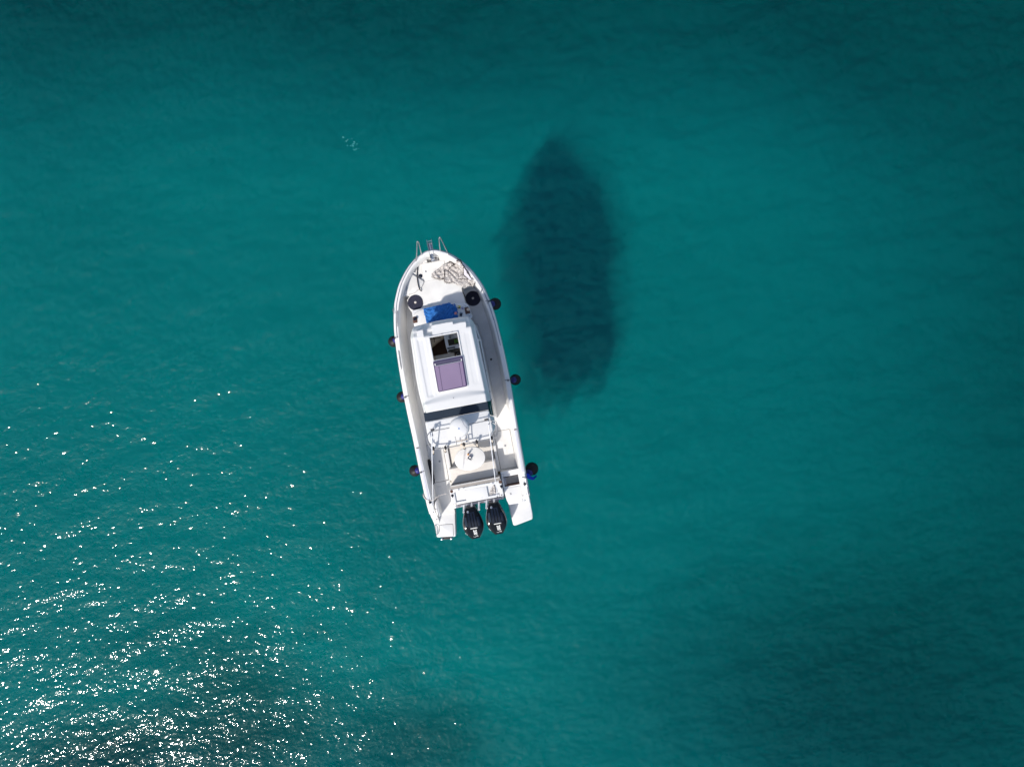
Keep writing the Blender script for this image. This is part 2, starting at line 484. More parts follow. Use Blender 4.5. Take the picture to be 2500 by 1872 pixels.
# water: short wind ripples on a slow swell
DXW, NW = .022, 1728
def axis2(lo, mid, hi, d0, d1, far):                # fine spacing d0 on [lo, mid], coarser d1 on [mid, hi], then growing steps out to far
    a = np.arange(lo, mid, d0); v = [a[-1]+d0]; s_ = d0
    while v[-1] < hi: s_ = min(d1, s_*1.06); v.append(v[-1]+s_)
    core = np.concatenate([a, v])
    g = []; s_ = d1*4; e = 0
    while e < far: e += s_; g.append(e); s_ *= 1.6
    g = np.array(g); return np.concatenate([core[0]-g[::-1], core, core[-1]+g])
xs = axis2(-17.0, -1.5, 17.0, DXW, .055, 2500); ys = axis2(-13.2, .5, 13.2, DXW, .055, 2500)
X, Y = np.meshgrid(xs, ys, indexing='ij')
w0 = spectrum_field(NW, DXW, .05, .13, .115, R(111), 3, .30, 23, power=.8)
w1 = spectrum_field(NW, DXW, .14, .40, .125, R(111), 4, .24, 21, power=.4)
w2 = spectrum_field(NW, DXW, .5, 1.6, .07, R(112), 8, .08, 22)
ix = np.clip(np.round((X+19)/DXW).astype(int), 0, NW-1); iy = np.clip(np.round((Y+19)/DXW).astype(int), 0, NW-1)
fade = np.clip(1-(np.maximum(np.abs(X)-16.4, np.abs(Y)-12.6)/.6), 0, 1)
calm = 1-.25*(.5+.5*np.tanh(smooth_noise(X.clip(-20, 20), Y.clip(-16, 16), 9, 31)))
glint_zone = np.clip((.5-X)/5, 0, 1)*np.clip((4.5-Y)/6, 0, 1)         # finest ripples, kept to the glitter side to multiply sun glints
# wavelets lapping round the hull
bxl = (X+1.557)*math.cos(R(10.6))+(Y+.308)*math.sin(R(10.6)); byl = -(X+1.557)*math.sin(R(10.6))+(Y+.308)*math.cos(R(10.6))
hwl = np.interp(byl, [-4.3, -3.3, 0, 1.5, 2.5, 3.1, 3.6, 3.9], [1.38, 1.40, 1.42, 1.36, 1.24, 1.02, .70, .1])
dh = np.hypot(np.clip(np.abs(bxl)-hwl, 0, None), np.clip(np.maximum(byl-3.9, -4.2-byl), 0, None))
lap = .0042*np.sin(2*np.pi*dh/.26+1.5*smooth_noise(X.clip(-9, 9), Y.clip(-9, 9), 1.6, 51, 2))*np.exp(-dh/.55)
water = grid_mesh('water', xs, ys, (w0[ix, iy]*glint_zone+w1[ix, iy]*calm+w2[ix, iy])*fade+lap, SEA, extra=-400)
tag(water, None, None, kind='structure')

# ------------------------------------------------------------------ the boat (local frame: +Y bow, +X starboard, z = 0 waterline)
BOAT_LOC = Vector((-1.557, -0.308, 0)); BOAT_ROT = R(10.6)
BM = Matrix.Translation(BOAT_LOC) @ Matrix.Rotation(BOAT_ROT, 4, 'Z')
boat = bpy.data.objects.new('motor_boat', None); COL.objects.link(boat)
boat.location = BOAT_LOC; boat.rotation_euler = (0, 0, BOAT_ROT)
tag(boat, 'white pilothouse motor boat with twin black outboards anchored on turquoise water', 'boat')

half = [(0.0, 4.16), (.13, 4.15), (.27, 4.10), (.45, 4.01), (.62, 3.885), (.78, 3.73), (.905, 3.58), (1.055, 3.37), (1.18, 3.12), (1.29, 2.85), (1.375, 2.5), (1.445, 2.07), (1.485, 1.55), (1.515, .9), (1.53, 0), (1.508, -1), (1.497, -2), (1.485, -3), (1.48, -3.3)]
half = smoothpoly(half, 4, False)
HX = np.array([p[0] for p in half]); HY = np.array([p[1] for p in half])
def hw(y): return float(np.interp(-y, -HY, HX))
def zg(y): return float(np.interp(y, [-3.3, -3.0, -2.6, -2, 0, 2, 3.3, 4.16], [.82, .97, 1.01, 1.06, 1.15, 1.27, 1.36, 1.42]))
def outline(d):                                    # gunwale outline moved inward by d, port stern -> bow -> starboard stern
    full = [(-x, y) for x, y in half[::-1]]+[(x, y) for x, y in half[1:]]
    n = len(full); out = []
    for i in range(n):
        a, c = Vector(full[max(0, i-1)]), Vector(full[min(n-1, i+1)])
        t = (c-a).normalized(); nrm = Vector((t.y, -t.x))
        q = Vector(full[i])+nrm*d; out.append((q.x, q.y))
    return out
OUT0 = outline(0); NO = len(OUT0)
def ring(d, zfun, sx=1, sy=1):
    o = outline(d); return [(p[0]*sx, -3.3+(p[1]+3.3)*sy, zfun(OUT0[i][1])) for i, p in enumerate(o)]
def strip(rings):
    V = []; F = []
    for r in rings: V += r
    m_ = len(rings[0])
    for a in range(len(rings)-1):
        for i in range(m_-1):
            F.append((a*m_+i, a*m_+i+1, (a+1)*m_+i+1, (a+1)*m_+i))
    return V, F
FL = .36                                           # side deck / cockpit sole height
def inner(y): return float(np.interp(y, [-3.3, 2.4, 3.0, 4.16], [.235, .235, .20, .13]))
def ring_in(f, zfun, k=1):
    out = []
    cache = {}
    full = [(-x, y) for x, y in half[::-1]]+[(x, y) for x, y in half[1:]]
    n = len(full)
    for i in range(n):
        a, c = Vector(full[max(0, i-1)]), Vector(full[min(n-1, i+1)])
        t = (c-a).normalized(); q = Vector(full[i])+Vector((t.y, -t.x))*f(full[i][1]); out.append((q.x, q.y, zfun(full[i][1])))
    return out
capw = lambda y: float(np.interp(y, [-3.3, -1.2, 1.5, 3, 4.16], [.16, .13, .115, .13, .10]))
rings = [ring(.05, lambda y: -.75, .12, .84), ring(.02, lambda y: -.45, .72, .87), ring(0, lambda y: -.06, .90, .93), ring(0, lambda y: .30, .945, .962),
         ring(0, lambda y: zg(y)-.16, .985, .99), ring(0, lambda y: zg(y)-.10), ring(-.018, lambda y: zg(y)-.075), ring(-.018, lambda y: zg(y)-.045), ring(.004, lambda y: zg(y)-.02), ring(.02, lambda y: zg(y)),
         ring_in(lambda y: capw(y)-.015, zg), ring_in(capw, lambda y: zg(y)-.015), ring_in(lambda y: capw(y)+.03, lambda y: max(zg(y)-.25, FL)), ring_in(inner, lambda y: FL-.03)]
V, F = strip(rings)
nr = len(rings)
cap = [r*NO for r in range(nr)]; cap2 = [r*NO+NO-1 for r in range(nr)]
F.append(tuple(cap[:10]+cap2[:10][::-1])) if False else None
hull = mesh('hull', V, F, 'gelcoat', boat)
# transom wall and stern bulwark ends
slab('transom', [(-1.40, -3.30), (1.40, -3.30), (1.40, -3.20), (-1.40, -3.20)], -.45, .345, 'gelcoat', boat, .02)
# rubbing strake line along the gunwale
V, F = strip([ring(-.022, lambda y: zg(y)-.080), ring(-.030, lambda y: zg(y)-.060), ring(-.022, lambda y: zg(y)-.040)])
mesh('rub_rail', V, F, 'rub_grey', hull, 60)
# toe rail line on the foredeck part of the gunwale
for s in (-1, 1):
    pth = []
    for y in np.linspace(3.95, 1.9, 26):
        pth.append((s*(hw(y)-.055), y, zg(y)+.012))
    tube('toe_rail', pth, .011, 'grey_trim', hull, 6)

# decks
ins = ring_in(lambda y: inner(y)-.005, lambda y: 0)
def clip_deck(y0, y1):
    return [(p[0], p[1]) for p in ins if y0 <= p[1] <= y1]
deck_pts = clip_deck(-3.3, 3.3)
V, F = slab_vf(deck_pts, .20, FL, 0)
deck = mesh('deck', V, F, 'cockpit_floor', boat)
# raised foredeck with the anchor well cut into its front
pin = ring_in(lambda y: capw(y)+.020, lambda y: 0)
fore = [(p[0], p[1]) for p in pin if p[1] > 3.10]      # port -> starboard
bow_front = [p for p in fore]
k_l = max(i for i, p in enumerate(bow_front) if p[0] < -.19); k_r = min(i for i, p in enumerate(bow_front) if p[0] > .19)
FD = 1.02
core = bow_front[:k_l+1]+[(-.185, bow_front[k_l][1]), (-.185, 3.91), (.178, 3.91), (.178, bow_front[k_r][1])]+bow_front[k_r:]
poly = core+[(1.02, 3.05), (.70, 3.03), (.67, 2.85), (.69, 2.55), (-.60, 2.55), (-.90, 2.60), (-.955, 2.72), (-.96, 2.95), (-.86, 3.06), (-1.02, 3.08)]
V, F = slab_vf(poly[::-1], .30, FD, .012, 2)
foredeck = mesh('foredeck', V, F, 'deck_nonskid', boat)
slab('anchor_well', rect(-.20, 3.90, .20, 4.12), .70, .80, 'gelcoat', foredeck, 0)
bh = rounded([(-.364, 3.392), (.306, 3.372), (.306, 3.884), (-.364, 3.898)], .02, 3)
slab('hatch_seam', offset(bh, -.009), FD-.02, FD+.003, 'seam_light', foredeck, 0)
slab('anchor_hatch', bh, FD-.02, FD+.014, 'deck_nonskid', foredeck, .006)
lathe('hatch_latch', [(.026, 0), (.026, .006), (.014, .008), (.012, .004)], 'steel_dull', foredeck, (-.272, 3.66, FD+.013), 16)
# corner seat on the port bow and its groove
st = rounded([(-1.075, 3.10), (-.715, 3.11), (-.46, 3.25), (-.372, 3.385), (-.66, 3.64), (-.745, 3.63), (-.93, 3.42)], .03, 3)
slab('corner_seat_seam', offset(st, -.012), FD-.01, FD+.004, 'seam_light', foredeck, 0)
slab('corner_seat', st, FD-.01, FD+.055, 'deck_nonskid', foredeck, .014)
V, F = tube_vf([(-.93, 3.11, FD+.058), (-.885, 3.40, FD+.058), (-.80, 3.58, FD+.058)], .006, 6)
mesh('seat_groove', V, F, 'grey_trim', foredeck, 60)
slab('seat_front_lip', rounded([(-1.10, 3.055), (-.87, 3.085), (-.87, 3.115), (-1.08, 3.10)], .01, 2), FD-.05, FD+.05, 'gelcoat', foredeck, .01)
for cx, cy, rr in ((-.45, 3.56, .058), (-.47, 3.90, .03), (.45, 3.93, .035)):
    lathe('deck_fitting', [(rr, 0), (rr, .012), (rr*.6, .03), (rr*.3, .034), (.002, .034)], 'engine_panel' if rr > .05 else 'steel_dull', foredeck, (cx, cy, FD), 18)
for cx, cy in ((-.30, 4.0), (-.33, 3.93), (.36, 3.95), (.41, 3.92)):
    lathe('bolt', [(.014, 0), (.014, .012), (.002, .014)], 'steel', foredeck, (cx, cy, FD), 10)
# bow roller with anchor shank
rz = 1.34
for s in (-1, 1):
    V, F = slab_vf([(.017+s*.055-.006, 3.93), (.017+s*.055+.006, 3.93), (.017+s*.068+.006, 4.47), (.017+s*.068-.006, 4.47)], rz, rz+.085, .003, 1)
    mesh('roller_cheek', V, F, 'steel', foredeck)
slab('roller_plate', [(-.035, 3.86), (.072, 3.86), (.085, 4.40), (-.048, 4.40)], rz-.02, rz-.002, 'steel', foredeck, .004)
tube('roller_pin', [(-.045, 4.43, rz+.05), (.08, 4.43, rz+.05)], .012, 'steel', foredeck, 8)
lathe('roller', [(.035, -.045), (.02, 0), (.035, .045)], 'steel_dull', foredeck, (.017, 4.36, rz+.02), 14, (1, 0, 0))
tube('anchor_shank', [(.02, 3.87, rz+.03), (.018, 4.1, rz+.045), (.017, 4.36, rz+.06)], [.022, .03, .026], 'silver', foredeck, 8)
lathe('windlass_drum', [(.045, 0), (.045, .05), (.03, .07), (.03, .10), (.044, .12), (.02, .135)], 'steel', foredeck, (.02, 3.965, .98), 16)
slab('windlass_base', rounded(rect(-.03, 3.86, .15, 4.0), .03, 3), .79, .98, 'steel_dull', foredeck, .01)
for k in range(9):
    y = 3.90+.045*k
    lathe('chain_link', [(.016, -.004), (.02, 0), (.016, .004)], 'steel', foredeck, (.05+.006*(-1)**k, y, rz+.055), 8, (.4*(-1)**k, 0, 1))
# bow pulpit rails
tube('pulpit_rail', [(-.27, 4.06, zg(4.06)-.03), (-.252, 4.22, 1.72), (-.24, 4.33, 1.93), (-.258, 4.345, 1.99), (-.283, 4.325, 1.96), (-.36, 4.14, 1.70), (-.47, 3.92, 1.38), (-.605, 3.70, FD+.02)], .0165, 'steel', boat, 10, curve=5)
tube('pulpit_rail', [(.27, 4.06, zg(4.06)-.03), (.31, 4.22, 1.72), (.338, 4.33, 1.93), (.36, 4.345, 1.99), (.385, 4.325, 1.96), (.44, 4.14, 1.70), (.50, 3.92, 1.38), (.565, 3.73, FD+.02)], .0165, 'steel', boat, 10, curve=5)
for sx in (-.605, .565): lathe('rail_foot', [(.035, 0), (.035, .012), (.02, .02)], 'steel', boat, (sx, 3.71, FD), 14)
# gunwale hand rails
def hand_rail(sd, y0, y1, off, up, m, r_=.010):
    ys_ = np.linspace(y0, y1, 8); P_ = [(sd*(hw(y0)-off), y0, zg(y0)-.005)]
    P_ += [(sd*(hw(y)-off), y, zg(y)+up) for y in ys_[1:-1]]+[(sd*(hw(y1)-off), y1, zg(y1)-.005)]
    tube('hand_rail', P_, r_, m, boat, 8, curve=3)
hand_rail(-1, 2.66, 2.22, .095, .035, 'steel_dull'); hand_rail(-1, 1.55, 1.0, .05, .03, 'steel_dull', .011)
hand_rail(1, 2.72, 2.10, .05, .03, 'grey_trim'); hand_rail(1, 2.0, 1.15, .045, .03, 'grey_trim'); hand_rail(1, -2.62, -3.24, .02, .03, 'steel', .012)
# cleats
def cleat(x, y, z, rot):
    c, s = math.cos(rot), math.sin(rot)
    V, F = merge([tube_vf([(x-c*.075, y-s*.075, z+.03), (x, y, z+.036), (x+c*.075, y+s*.075, z+.03)], [.006, .011, .006], 8),
                  tube_vf([(x-c*.02, y-s*.02, z), (x-c*.02, y-s*.02, z+.034)], .009, 6), tube_vf([(x+c*.02, y+s*.02, z), (x+c*.02, y+s*.02, z+.034)], .009, 6)])
    mesh('cleat', V, F, 'steel_dull', boat, 60)
for x, y, a in ((-1.36, 2.66, 1.8), (1.33, 2.44, 1.3), (-1.41, -2.93, 1.5), (1.39, -2.92, 1.5), (1.22, 2.78, 1.1)): cleat(x, y, zg(y)+.002, a)
# long pads let into the aft gunwales
for s in (-1, 1):
    pts = [(s*(hw(y)-.10), y) for y in np.linspace(-1.32, -2.86 if s < 0 else -2.55, 12)]+[(s*(hw(y)-.045), y) for y in np.linspace(-2.86 if s < 0 else -2.55, -1.32, 12)]
    V = []; n_ = len(pts)
    for zo in (-.02, .012):
        V += [(p[0], p[1], zg(p[1])+zo) for p in pts]
    F = [(i, (i+1) % n_, n_+(i+1) % n_, n_+i) for i in range(n_)]
    h_ = n_//2
    F += [(n_+i, n_+i+1, n_+n_-2-i, n_+n_-1-i) for i in range(h_-1)]
    mesh('gunwale_pad', V, F, 'lilac_pad', boat)
    y0 = -1.31
    slab('pad_end', [(s*(hw(y0)-.105), y0-.012), (s*(hw(y0)-.03), y0-.012), (s*(hw(y0)-.03), y0+.012), (s*(hw(y0)-.105), y0+.012)], zg(y0)-.01, zg(y0)+.018, 'wood', boat, .003)

# forward sun bench in front of the windscreen
bn = rounded([(-.885, 2.00), (.70, 2.00), (.80, 2.20), (.775, 2.44), (.715, 2.535), (.24, 2.62), (-.30, 2.625), (-.72, 2.615), (-.87, 2.61)], .05, 4)
bench = slab('bow_bench', bn, .30, 1.16, 'gelcoat', boat, .02)
bc = rounded([(-.83, 2.03), (.66, 2.03), (.715, 2.20), (.70, 2.40), (.655, 2.50), (.20, 2.585), (-.32, 2.592), (-.66, 2.578), (-.80, 2.50), (-.835, 2.42)], .05, 4)
slab('cushion_seam', offset(bc, -.008), 1.15, 1.164, 'seam_light', bench, 0)
slab('bench_cushion', bc, 1.15, 1.20, 'deck_nonskid', bench, .014)
slab('cup_tray', rounded([(.645, 2.215), (.79, 2.225), (.755, 2.415), (.64, 2.41)], .015, 3), 1.15, 1.215, 'wood', bench, .006)
slab('cup_tray', rounded([(-.885, 2.235), (-.755, 2.23), (-.745, 2.41), (-.86, 2.42)], .03, 3), 1.15, 1.215, 'wood', bench, .006)

# ------------------------------------------------------------------ cabin
cab0 = [(-.955, -.92), (.965, -.92), (.965, 1.45), (.90, 1.95), (.60, 2.10), (-.60, 2.10), (-.89, 1.95), (-.955, 1.45)]
def lerp_pts(a, b, t): return [(p[0]*(1-t)+q[0]*t, p[1]*(1-t)+q[1]*t) for p, q in zip(a, b)]
cab1 = [(-.87, -.70), (.88, -.70), (.88, 1.35), (.80, 1.72), (.55, 1.84), (-.55, 1.84), (-.80, 1.72), (-.87, 1.35)]
def cab_t(z): return float(np.interp(z, [.30, 1.2, 2.36], [0, .45, 1]))
def cab_ring(z): return [(p[0], p[1], z) for p in lerp_pts(cab0, cab1, cab_t(z))]
NC = len(cab0); V = []; F = []
for z in (.30, 1.20, 1.40, 2.08, 2.36): V += cab_ring(z)
for r_ in (0, 1, 3):
    for i in range(1, NC):                          # face 0 is the open companionway aft
        j = (i+1) % NC; F.append((r_*NC+i, r_*NC+j, (r_+1)*NC+j, (r_+1)*NC+i))
cabin = mesh('cabin', V, F, 'gelcoat', boat)
mod = cabin.modifiers.new('wall', 'SOLIDIFY'); mod.thickness = .03; mod.offset = 0
lo, hi = cab_ring(1.39), cab_ring(2.09)
def window_pane(a, b, c, d, name):                  # glass between two points low and two points high, 8 mm thick
    A, B, C_, D_ = map(Vector, (a, b, c, d)); n_ = (B-A).cross(D_-A).normalized()*.004
    V = [p+n_ for p in (A, B, C_, D_)]+[p-n_ for p in (A, B, C_, D_)]
    mesh(name, V, [(0, 1, 2, 3), (7, 6, 5, 4), (0, 4, 5, 1), (1, 5, 6, 2), (2, 6, 7, 3), (3, 7, 4, 0)], 'window_glass', cabin)
for i in range(1, NC):
    j = (i+1) % NC; a, b, c, d = (Vector(lo[i]), Vector(lo[j]), Vector(hi[j]), Vector(hi[i]))
    cuts = {1: [0, .32, .60, 1.0], 7: [0, .40, .68, 1.0]}.get(i, [0, 1.0])
    for q in range(len(cuts)-1):
        t0, t1 = cuts[q], cuts[q+1]
        window_pane(a.lerp(b, t0), a.lerp(b, t1), d.lerp(c, t1), d.lerp(c, t0), 'windscreen' if i == 4 else 'side_window')
    for t0 in cuts[:-1]:
        tube('window_pillar', [a.lerp(b, t0), d.lerp(c, t0)], .034 if t0 == 0 else .024, 'gelcoat' if t0 == 0 else 'window_black', cabin, 8)
tube('window_pillar', [lo[0], hi[0]], .034, 'gelcoat', cabin, 8)
def wallpt(side, y, z):                             # side wall surface x at height z
    t = np.interp(z, [.30, 1.2, 2.36], [0, .45, 1]); return side*((.955 if side < 0 else .965)*(1-t)+(.87 if side < 0 else .88)*t)
def side_panel(name, side, y0, y1, z0, z1, m, proud=.012):
    V = []
    for pr in (-.02, proud):
        for y, z in ((y0, z0), (y1, z0), (y1, z1), (y0, z1)):
            V.append((wallpt(side, y, z)+side*pr, y, z))
    F = [(0, 1, 2, 3), (4, 5, 6, 7), (0, 1, 5, 4), (1, 2, 6, 5), (2, 3, 7, 6), (3, 0, 4, 7)]
    return mesh(name, V, F, m, cabin)
for s in (-1, 1): side_panel('window_track', s, -.08, 1.16, 1.34, 1.40, 'window_black')
# roof as a moulded shell with a rectangular sunroof opening
yl = [-.335, .18, .64, 1.33, 1.69, 2.2]; xl = [-.905, -.945, -.95, -.918, -.902, -.88]
yr = [-.335, -.08, .58, 1.24, 1.757, 2.2]; xr = [.935, .940, .925, .905, .885, .86]
HOLE = (-.372, .985, .392, 1.638)
NU, NV = 131, 150
def sst(a, b, x): t = np.clip((x-a)/(b-a), 0, 1); return t*t*(3-2*t)
u = np.linspace(-1, 1, NU); v = np.linspace(0, 1, NV)
U, Vv = np.meshgrid(u, v, indexing='ij')
yfront = 2.07-.055*np.abs(U)**2.2-.20*np.clip((np.abs(U)-.80)/.20, 0, 1)**2.6
Yr = -.335+Vv*(yfront+.335)
Xr = np.interp(Yr, yl, xl)*(1-U)/2+np.interp(Yr, yr, xr)*(1+U)/2
edge = np.minimum((1-np.abs(U))*.92, (yfront-Yr))
Zr = 2.50+.018*(1-U*U)
brow = np.where(Xr < -.68, 1.70, np.where(Xr < -.505, 1.872, np.where(Xr < -.27, 1.66, np.where(Xr < .33, 1.945, np.where(Xr < .665, 1.875, 1.70)))))
fallw = np.where(((Xr > -.68) & (Xr < -.505)) | ((Xr > -.27) & (Xr < .665)), .035, .16)
valley = np.where(((Xr > -.505) & (Xr < -.27)) | (Xr > .665), .05, 0.0)
drop = sst(0, 1, (Yr-brow)/fallw)
vis = .10+.16*sst(1.85, 2.07, Yr)+valley*sst(2.07, 1.95, Yr)
Zr -= drop*vis
Zr -= .19*sst(.125, 0, (1-np.abs(U))*.92)
Zr -= .05*sst(.04, 0, yfront-Yr)
tro = sst(-.73, -.68, Xr)*sst(-.50, -.56, Xr)*sst(.02, .12, Yr)*sst(1.68, 1.60, Yr)
Zr -= .018*tro
tro2 = sst(.55, .60, Xr)*sst(.74, .69, Xr)*sst(.15, .25, Yr)*sst(1.66, 1.56, Yr)
Zr -= .006*tro2
stepy = .09-.16*(U*1.0)**2
Zr += .055*sst(stepy, -.13, Yr)*sst(1.0, .93, np.abs(U))
hole = lambda x, y: HOLE[0] < x < HOLE[2] and HOLE[1] < y < HOLE[3]
idx = np.arange(NU*NV).reshape(NU, NV)
Vt = np.stack([Xr, Yr, Zr], -1).reshape(-1, 3).tolist()
F = []
for i in range(NU-1):
    for j in range(NV-1):
        cx = (Xr[i, j]+Xr[i+1, j+1])/2; cy = (Yr[i, j]+Yr[i+1, j+1])/2
        if not hole(cx, cy): F.append((int(idx[i, j]), int(idx[i+1, j]), int(idx[i+1, j+1]), int(idx[i, j+1])))
roof = mesh('roof', Vt, F, 'gelcoat_roof', boat, smooth=32, fix=False)
mod = roof.modifiers.new('shell', 'SOLIDIFY'); mod.thickness = .05; mod.offset = -1
def roof_z(x, y):
    i = int(np.argmin((Xr-x)**2+(Yr-y)**2)); return float(Zr.ravel()[i])
# sunroof frame
hz = 2.495
fo = rounded([(-.400, .955), (.418, .955), (.418, 1.664), (-.400, 1.664)], .03, 3)
def frame(name, outer, inn, z0, z1, m, parent):
    n_ = len(outer); V = [(p[0], p[1], z) for z in (z0, z1) for p in outer]+[(p[0], p[1], z) for z in (z0, z1) for p in inn]; F = []
    for i in range(n_):
        j = (i+1) % n_
        F += [(i, j, n_+j, n_+i), (2*n_+i, 2*n_+j, 3*n_+j, 3*n_+i), (n_+i, n_+j, 3*n_+j, 3*n_+i), (i, j, 2*n_+j, 2*n_+i)]
    return mesh(name, V, F, m, parent)
frame('sunroof_frame', fo, offset(fo, .032), 2.40, 2.545, 'gelcoat_roof', roof)
lid = rounded([(-.400, .145), (.398, .165), (.418, .99), (-.392, .985)], .045, 5)
slab('sunroof_rim', offset(lid, -.024), 2.50, 2.553, 'gelcoat_roof', roof, .01)
lidz = 2.575
sl = slab('sunroof_lid', lid, 2.54, lidz, 'acrylic_line', boat, .006)
slab('tinted_panel', rounded([(-.365, .175), (.365, .19), (.382, .845), (-.365, .838)], .02, 3), lidz-.004, lidz+.004, 'acrylic_purple', sl, 0)
slab('tinted_panel', rounded([(-.365, .865), (.386, .872), (.392, .965), (-.368, .960)], .02, 3), lidz-.004, lidz+.004, 'acrylic_dark', sl, 0)
tube('lid_handle', [(-.355, .852, lidz+.012), (.375, .858, lidz+.012)], .009, 'grey_trim', sl, 6)
for x in (-.345, .372): slab('lid_catch', rect(x-.012, .865, x+.012, .915), lidz, lidz+.014, 'gelcoat', sl, .003)
for x in (-.268, .285):
    tube('lid_rail', [(x-.005, .18, lidz+.004), (x+.01, .80, lidz+.004)], .0055, 'acrylic_line', sl, 6)
    lathe('lid_stud', [(.016, 0), (.016, .006), (.002, .008)], 'acrylic_line', sl, (x+.01, .80, lidz+.002), 12)
for x in (-.28, -.02, .26): slab('frame_clip', rect(x-.02, 1.668, x+.02, 1.682), 2.47, 2.535, 'steel_dull', roof, .003)
lathe('roof_light', [(.014, 0), (.012, .016), (.002, .018)], 'steel_dull', roof, (-.03, -.075, roof_z(-.03, -.075)-.002), 10)
# slate band between roof and hardtop
V, F = slab_vf([(-.905, -.565), (.845, -.565), (.845, -.325), (-.90, -.325)], 2.40, 2.478, .008, 1)
band = mesh('roof_band', V, F, 'slate_panel', boat)
V = [(.848, -.335, 2.468), (.848, -.70, 2.455), (.935, -.74, 2.25), (.95, -.76, 1.75), (.95, -.30, 1.75), (.938, -.32, 2.27)]
V2 = [(p[0]-.02, p[1], p[2]-.012) for p in V]
mesh('roof_band_end', V+V2, [(0, 1, 2, 5), (5, 2, 3, 4), (6, 7, 8, 11), (11, 8, 9, 10), (0, 1, 7, 6), (1, 2, 8, 7), (2, 3, 9, 8), (3, 4, 10, 9), (4, 5, 11, 10), (5, 0, 6, 11)], 'window_black', boat)
# aft hardtop
ht = rounded([(-.905, -.572), (-.905, -1.09), (-.80, -1.315), (.735, -1.325), (.855, -1.17), (.845, -.572)], .06, 5)
hard = slab('hardtop', ht, 2.40, 2.515, 'gelcoat_roof', boat, .03, 3)
V = [(.850, -.72, 2.49), (.862, -1.16, 2.49), (.93, -1.05, 2.30), (.945, -.80, 2.25)]
V2 = [(p[0]-.03, p[1], p[2]-.03) for p in V]
mesh('hardtop_skirt', V+V2, [(0, 1, 2, 3), (4, 5, 6, 7), (0, 1, 5, 4), (1, 2, 6, 5), (2, 3, 7, 6), (3, 0, 4, 7)], 'gelcoat_roof', hard)
# rail loop round the hardtop
rzz = 2.66
loop = [(-.745, -.845), (-.40, -.842), (0, -.842), (.40, -.840), (.76, -.835), (.84, -.875), (.955, -.985), (.968, -1.10), (.93, -1.22), (.82, -1.315), (.35, -1.342), (0, -1.345), (-.495, -1.345), (-.80, -1.305), (-.885, -1.20), (-.915, -1.07), (-.905, -.955), (-.815, -.868)]
tube('hardtop_rail', [(x, y, rzz) for x, y in loop], .0135, 'steel_dull', boat, 8, closed=True, curve=4)
tube('rail_hoop', [(.83, -.86, rzz), (.92, -.865, rzz+.02), (.985, -.93, rzz+.02), (.985, -1.13, rzz+.02), (.93, -1.28, rzz+.02), (.80, -1.335, rzz)], .012, 'steel_dull', boat, 8, curve=4)
for x, y in ((-.72, -.85), (.72, -.85), (-.5, -1.33), (.35, -1.33), (-.85, -1.2), (.80, -1.2)): tube('rail_post', [(x, y*.985, 2.50), (x, y, rzz)], .011, 'steel_dull', boat, 8)
for x, y in ((-.755, -.80), (-.70, -.80), (.705, -.80), (.755, -.795)): lathe('rail_knob', [(.02, 0), (.026, .02), (.022, .05), (.004, .055)], 'dark_plastic', boat, (x, y, rzz-.01), 12)
for a, b in (((-.79, -1.295), (-.85, -1.45)), ((-.47, -1.345), (-.515, -1.455)), ((.03, -1.34), (.005, -1.465)), ((.375, -1.34), (.365, -1.475)), ((.79, -1.31), (.78, -1.435))):
    rh = tube('rod_holder', [(a[0], a[1], 2.68), (b[0], b[1], 2.46)], .024, 'tan_tube', boat, 12)
    tube('clamp', [(a[0], a[1]+.03, 2.70), (a[0]*.9+b[0]*.1, a[1]*.75+b[1]*.25, 2.64)], .033, 'dark_plastic', rh, 12)
    tube('end_cap', [(a[0]*.08+b[0]*.92, a[1]*.08+b[1]*.92, 2.475), (b[0], b[1]-.01, 2.445)], .031, 'dark_plastic', rh, 12)
# folded whip aerials
for p0, p1 in (((-.735, -.86, 2.84), (-1.15, -3.0, 2.36)), ((.79, -.84, 2.84), (.63, -2.905, 2.36))):
    q = [tuple(np.array(p0)*(1-t)+np.array(p1)*t+np.array([0, 0, .02*math.sin(t*3.14)])) for t in np.linspace(0, 1, 8)]
    ae = tube('aerial', q, [.015, .015, .014, .013, .012, .011, .010, .009], 'white_tube', boat, 8)
    tube('aerial_mount', [(p0[0], p0[1]+.03, 2.64), (p0[0], p0[1]+.01, 2.80), (p0[0]+.0, p0[1]-.10, 2.83)], .021, 'steel_dull', ae, 10)
    tube('aerial_tip', [q[-1], tuple(np.array(q[-1])*1.0+np.array([0, -.03, -.005]))], .012, 'dark_plastic', ae, 6)
# radar dome and its bracket
rad = lathe('radar_dome', [(.10, -.02), (.20, 0), (.245, .03), (.262, .08), (.262, .12), (.255, .15), (.23, .185), (.18, .21), (.10, .226), (.03, .23)], 'gelcoat_roof', boat, (.012, -.862, 2.78), 48)
lathe('dome_seam', [(.262, .095), (.2655, .10), (.262, .105)], 'grey_trim', rad, (.012, -.862, 2.78), 48)
arc = []
for t in np.linspace(0, 1, 10):
    a = R(62)-t*R(80); rr = .21+.04*math.sin(t*3.14)*-1.6
    x, y = .012+rr*math.cos(a), -.862+rr*math.sin(a)
    arc.append((x, y, 2.78+float(np.interp(math.hypot(x-.012, y+.862), [0, .10, .18, .23, .26], [.231, .226, .211, .186, .14]))+.001))
tube('dome_line', arc, .0045, 'grey_trim', rad, 6)
tri = [(0, .032), (-.028, -.018), (.028, -.018)]
slab('logo_triangle', [(.005+x, -.885+y) for x, y in tri], 3.00, 3.0115, 'blue_logo', rad, 0)
for s in (-1, 1): tube('radar_bracket', [(s*.165, -1.345, rzz), (s*.165, -1.13, rzz+.03), (s*.15, -.95, 2.76)], .014, 'steel_dull', rad, 8)
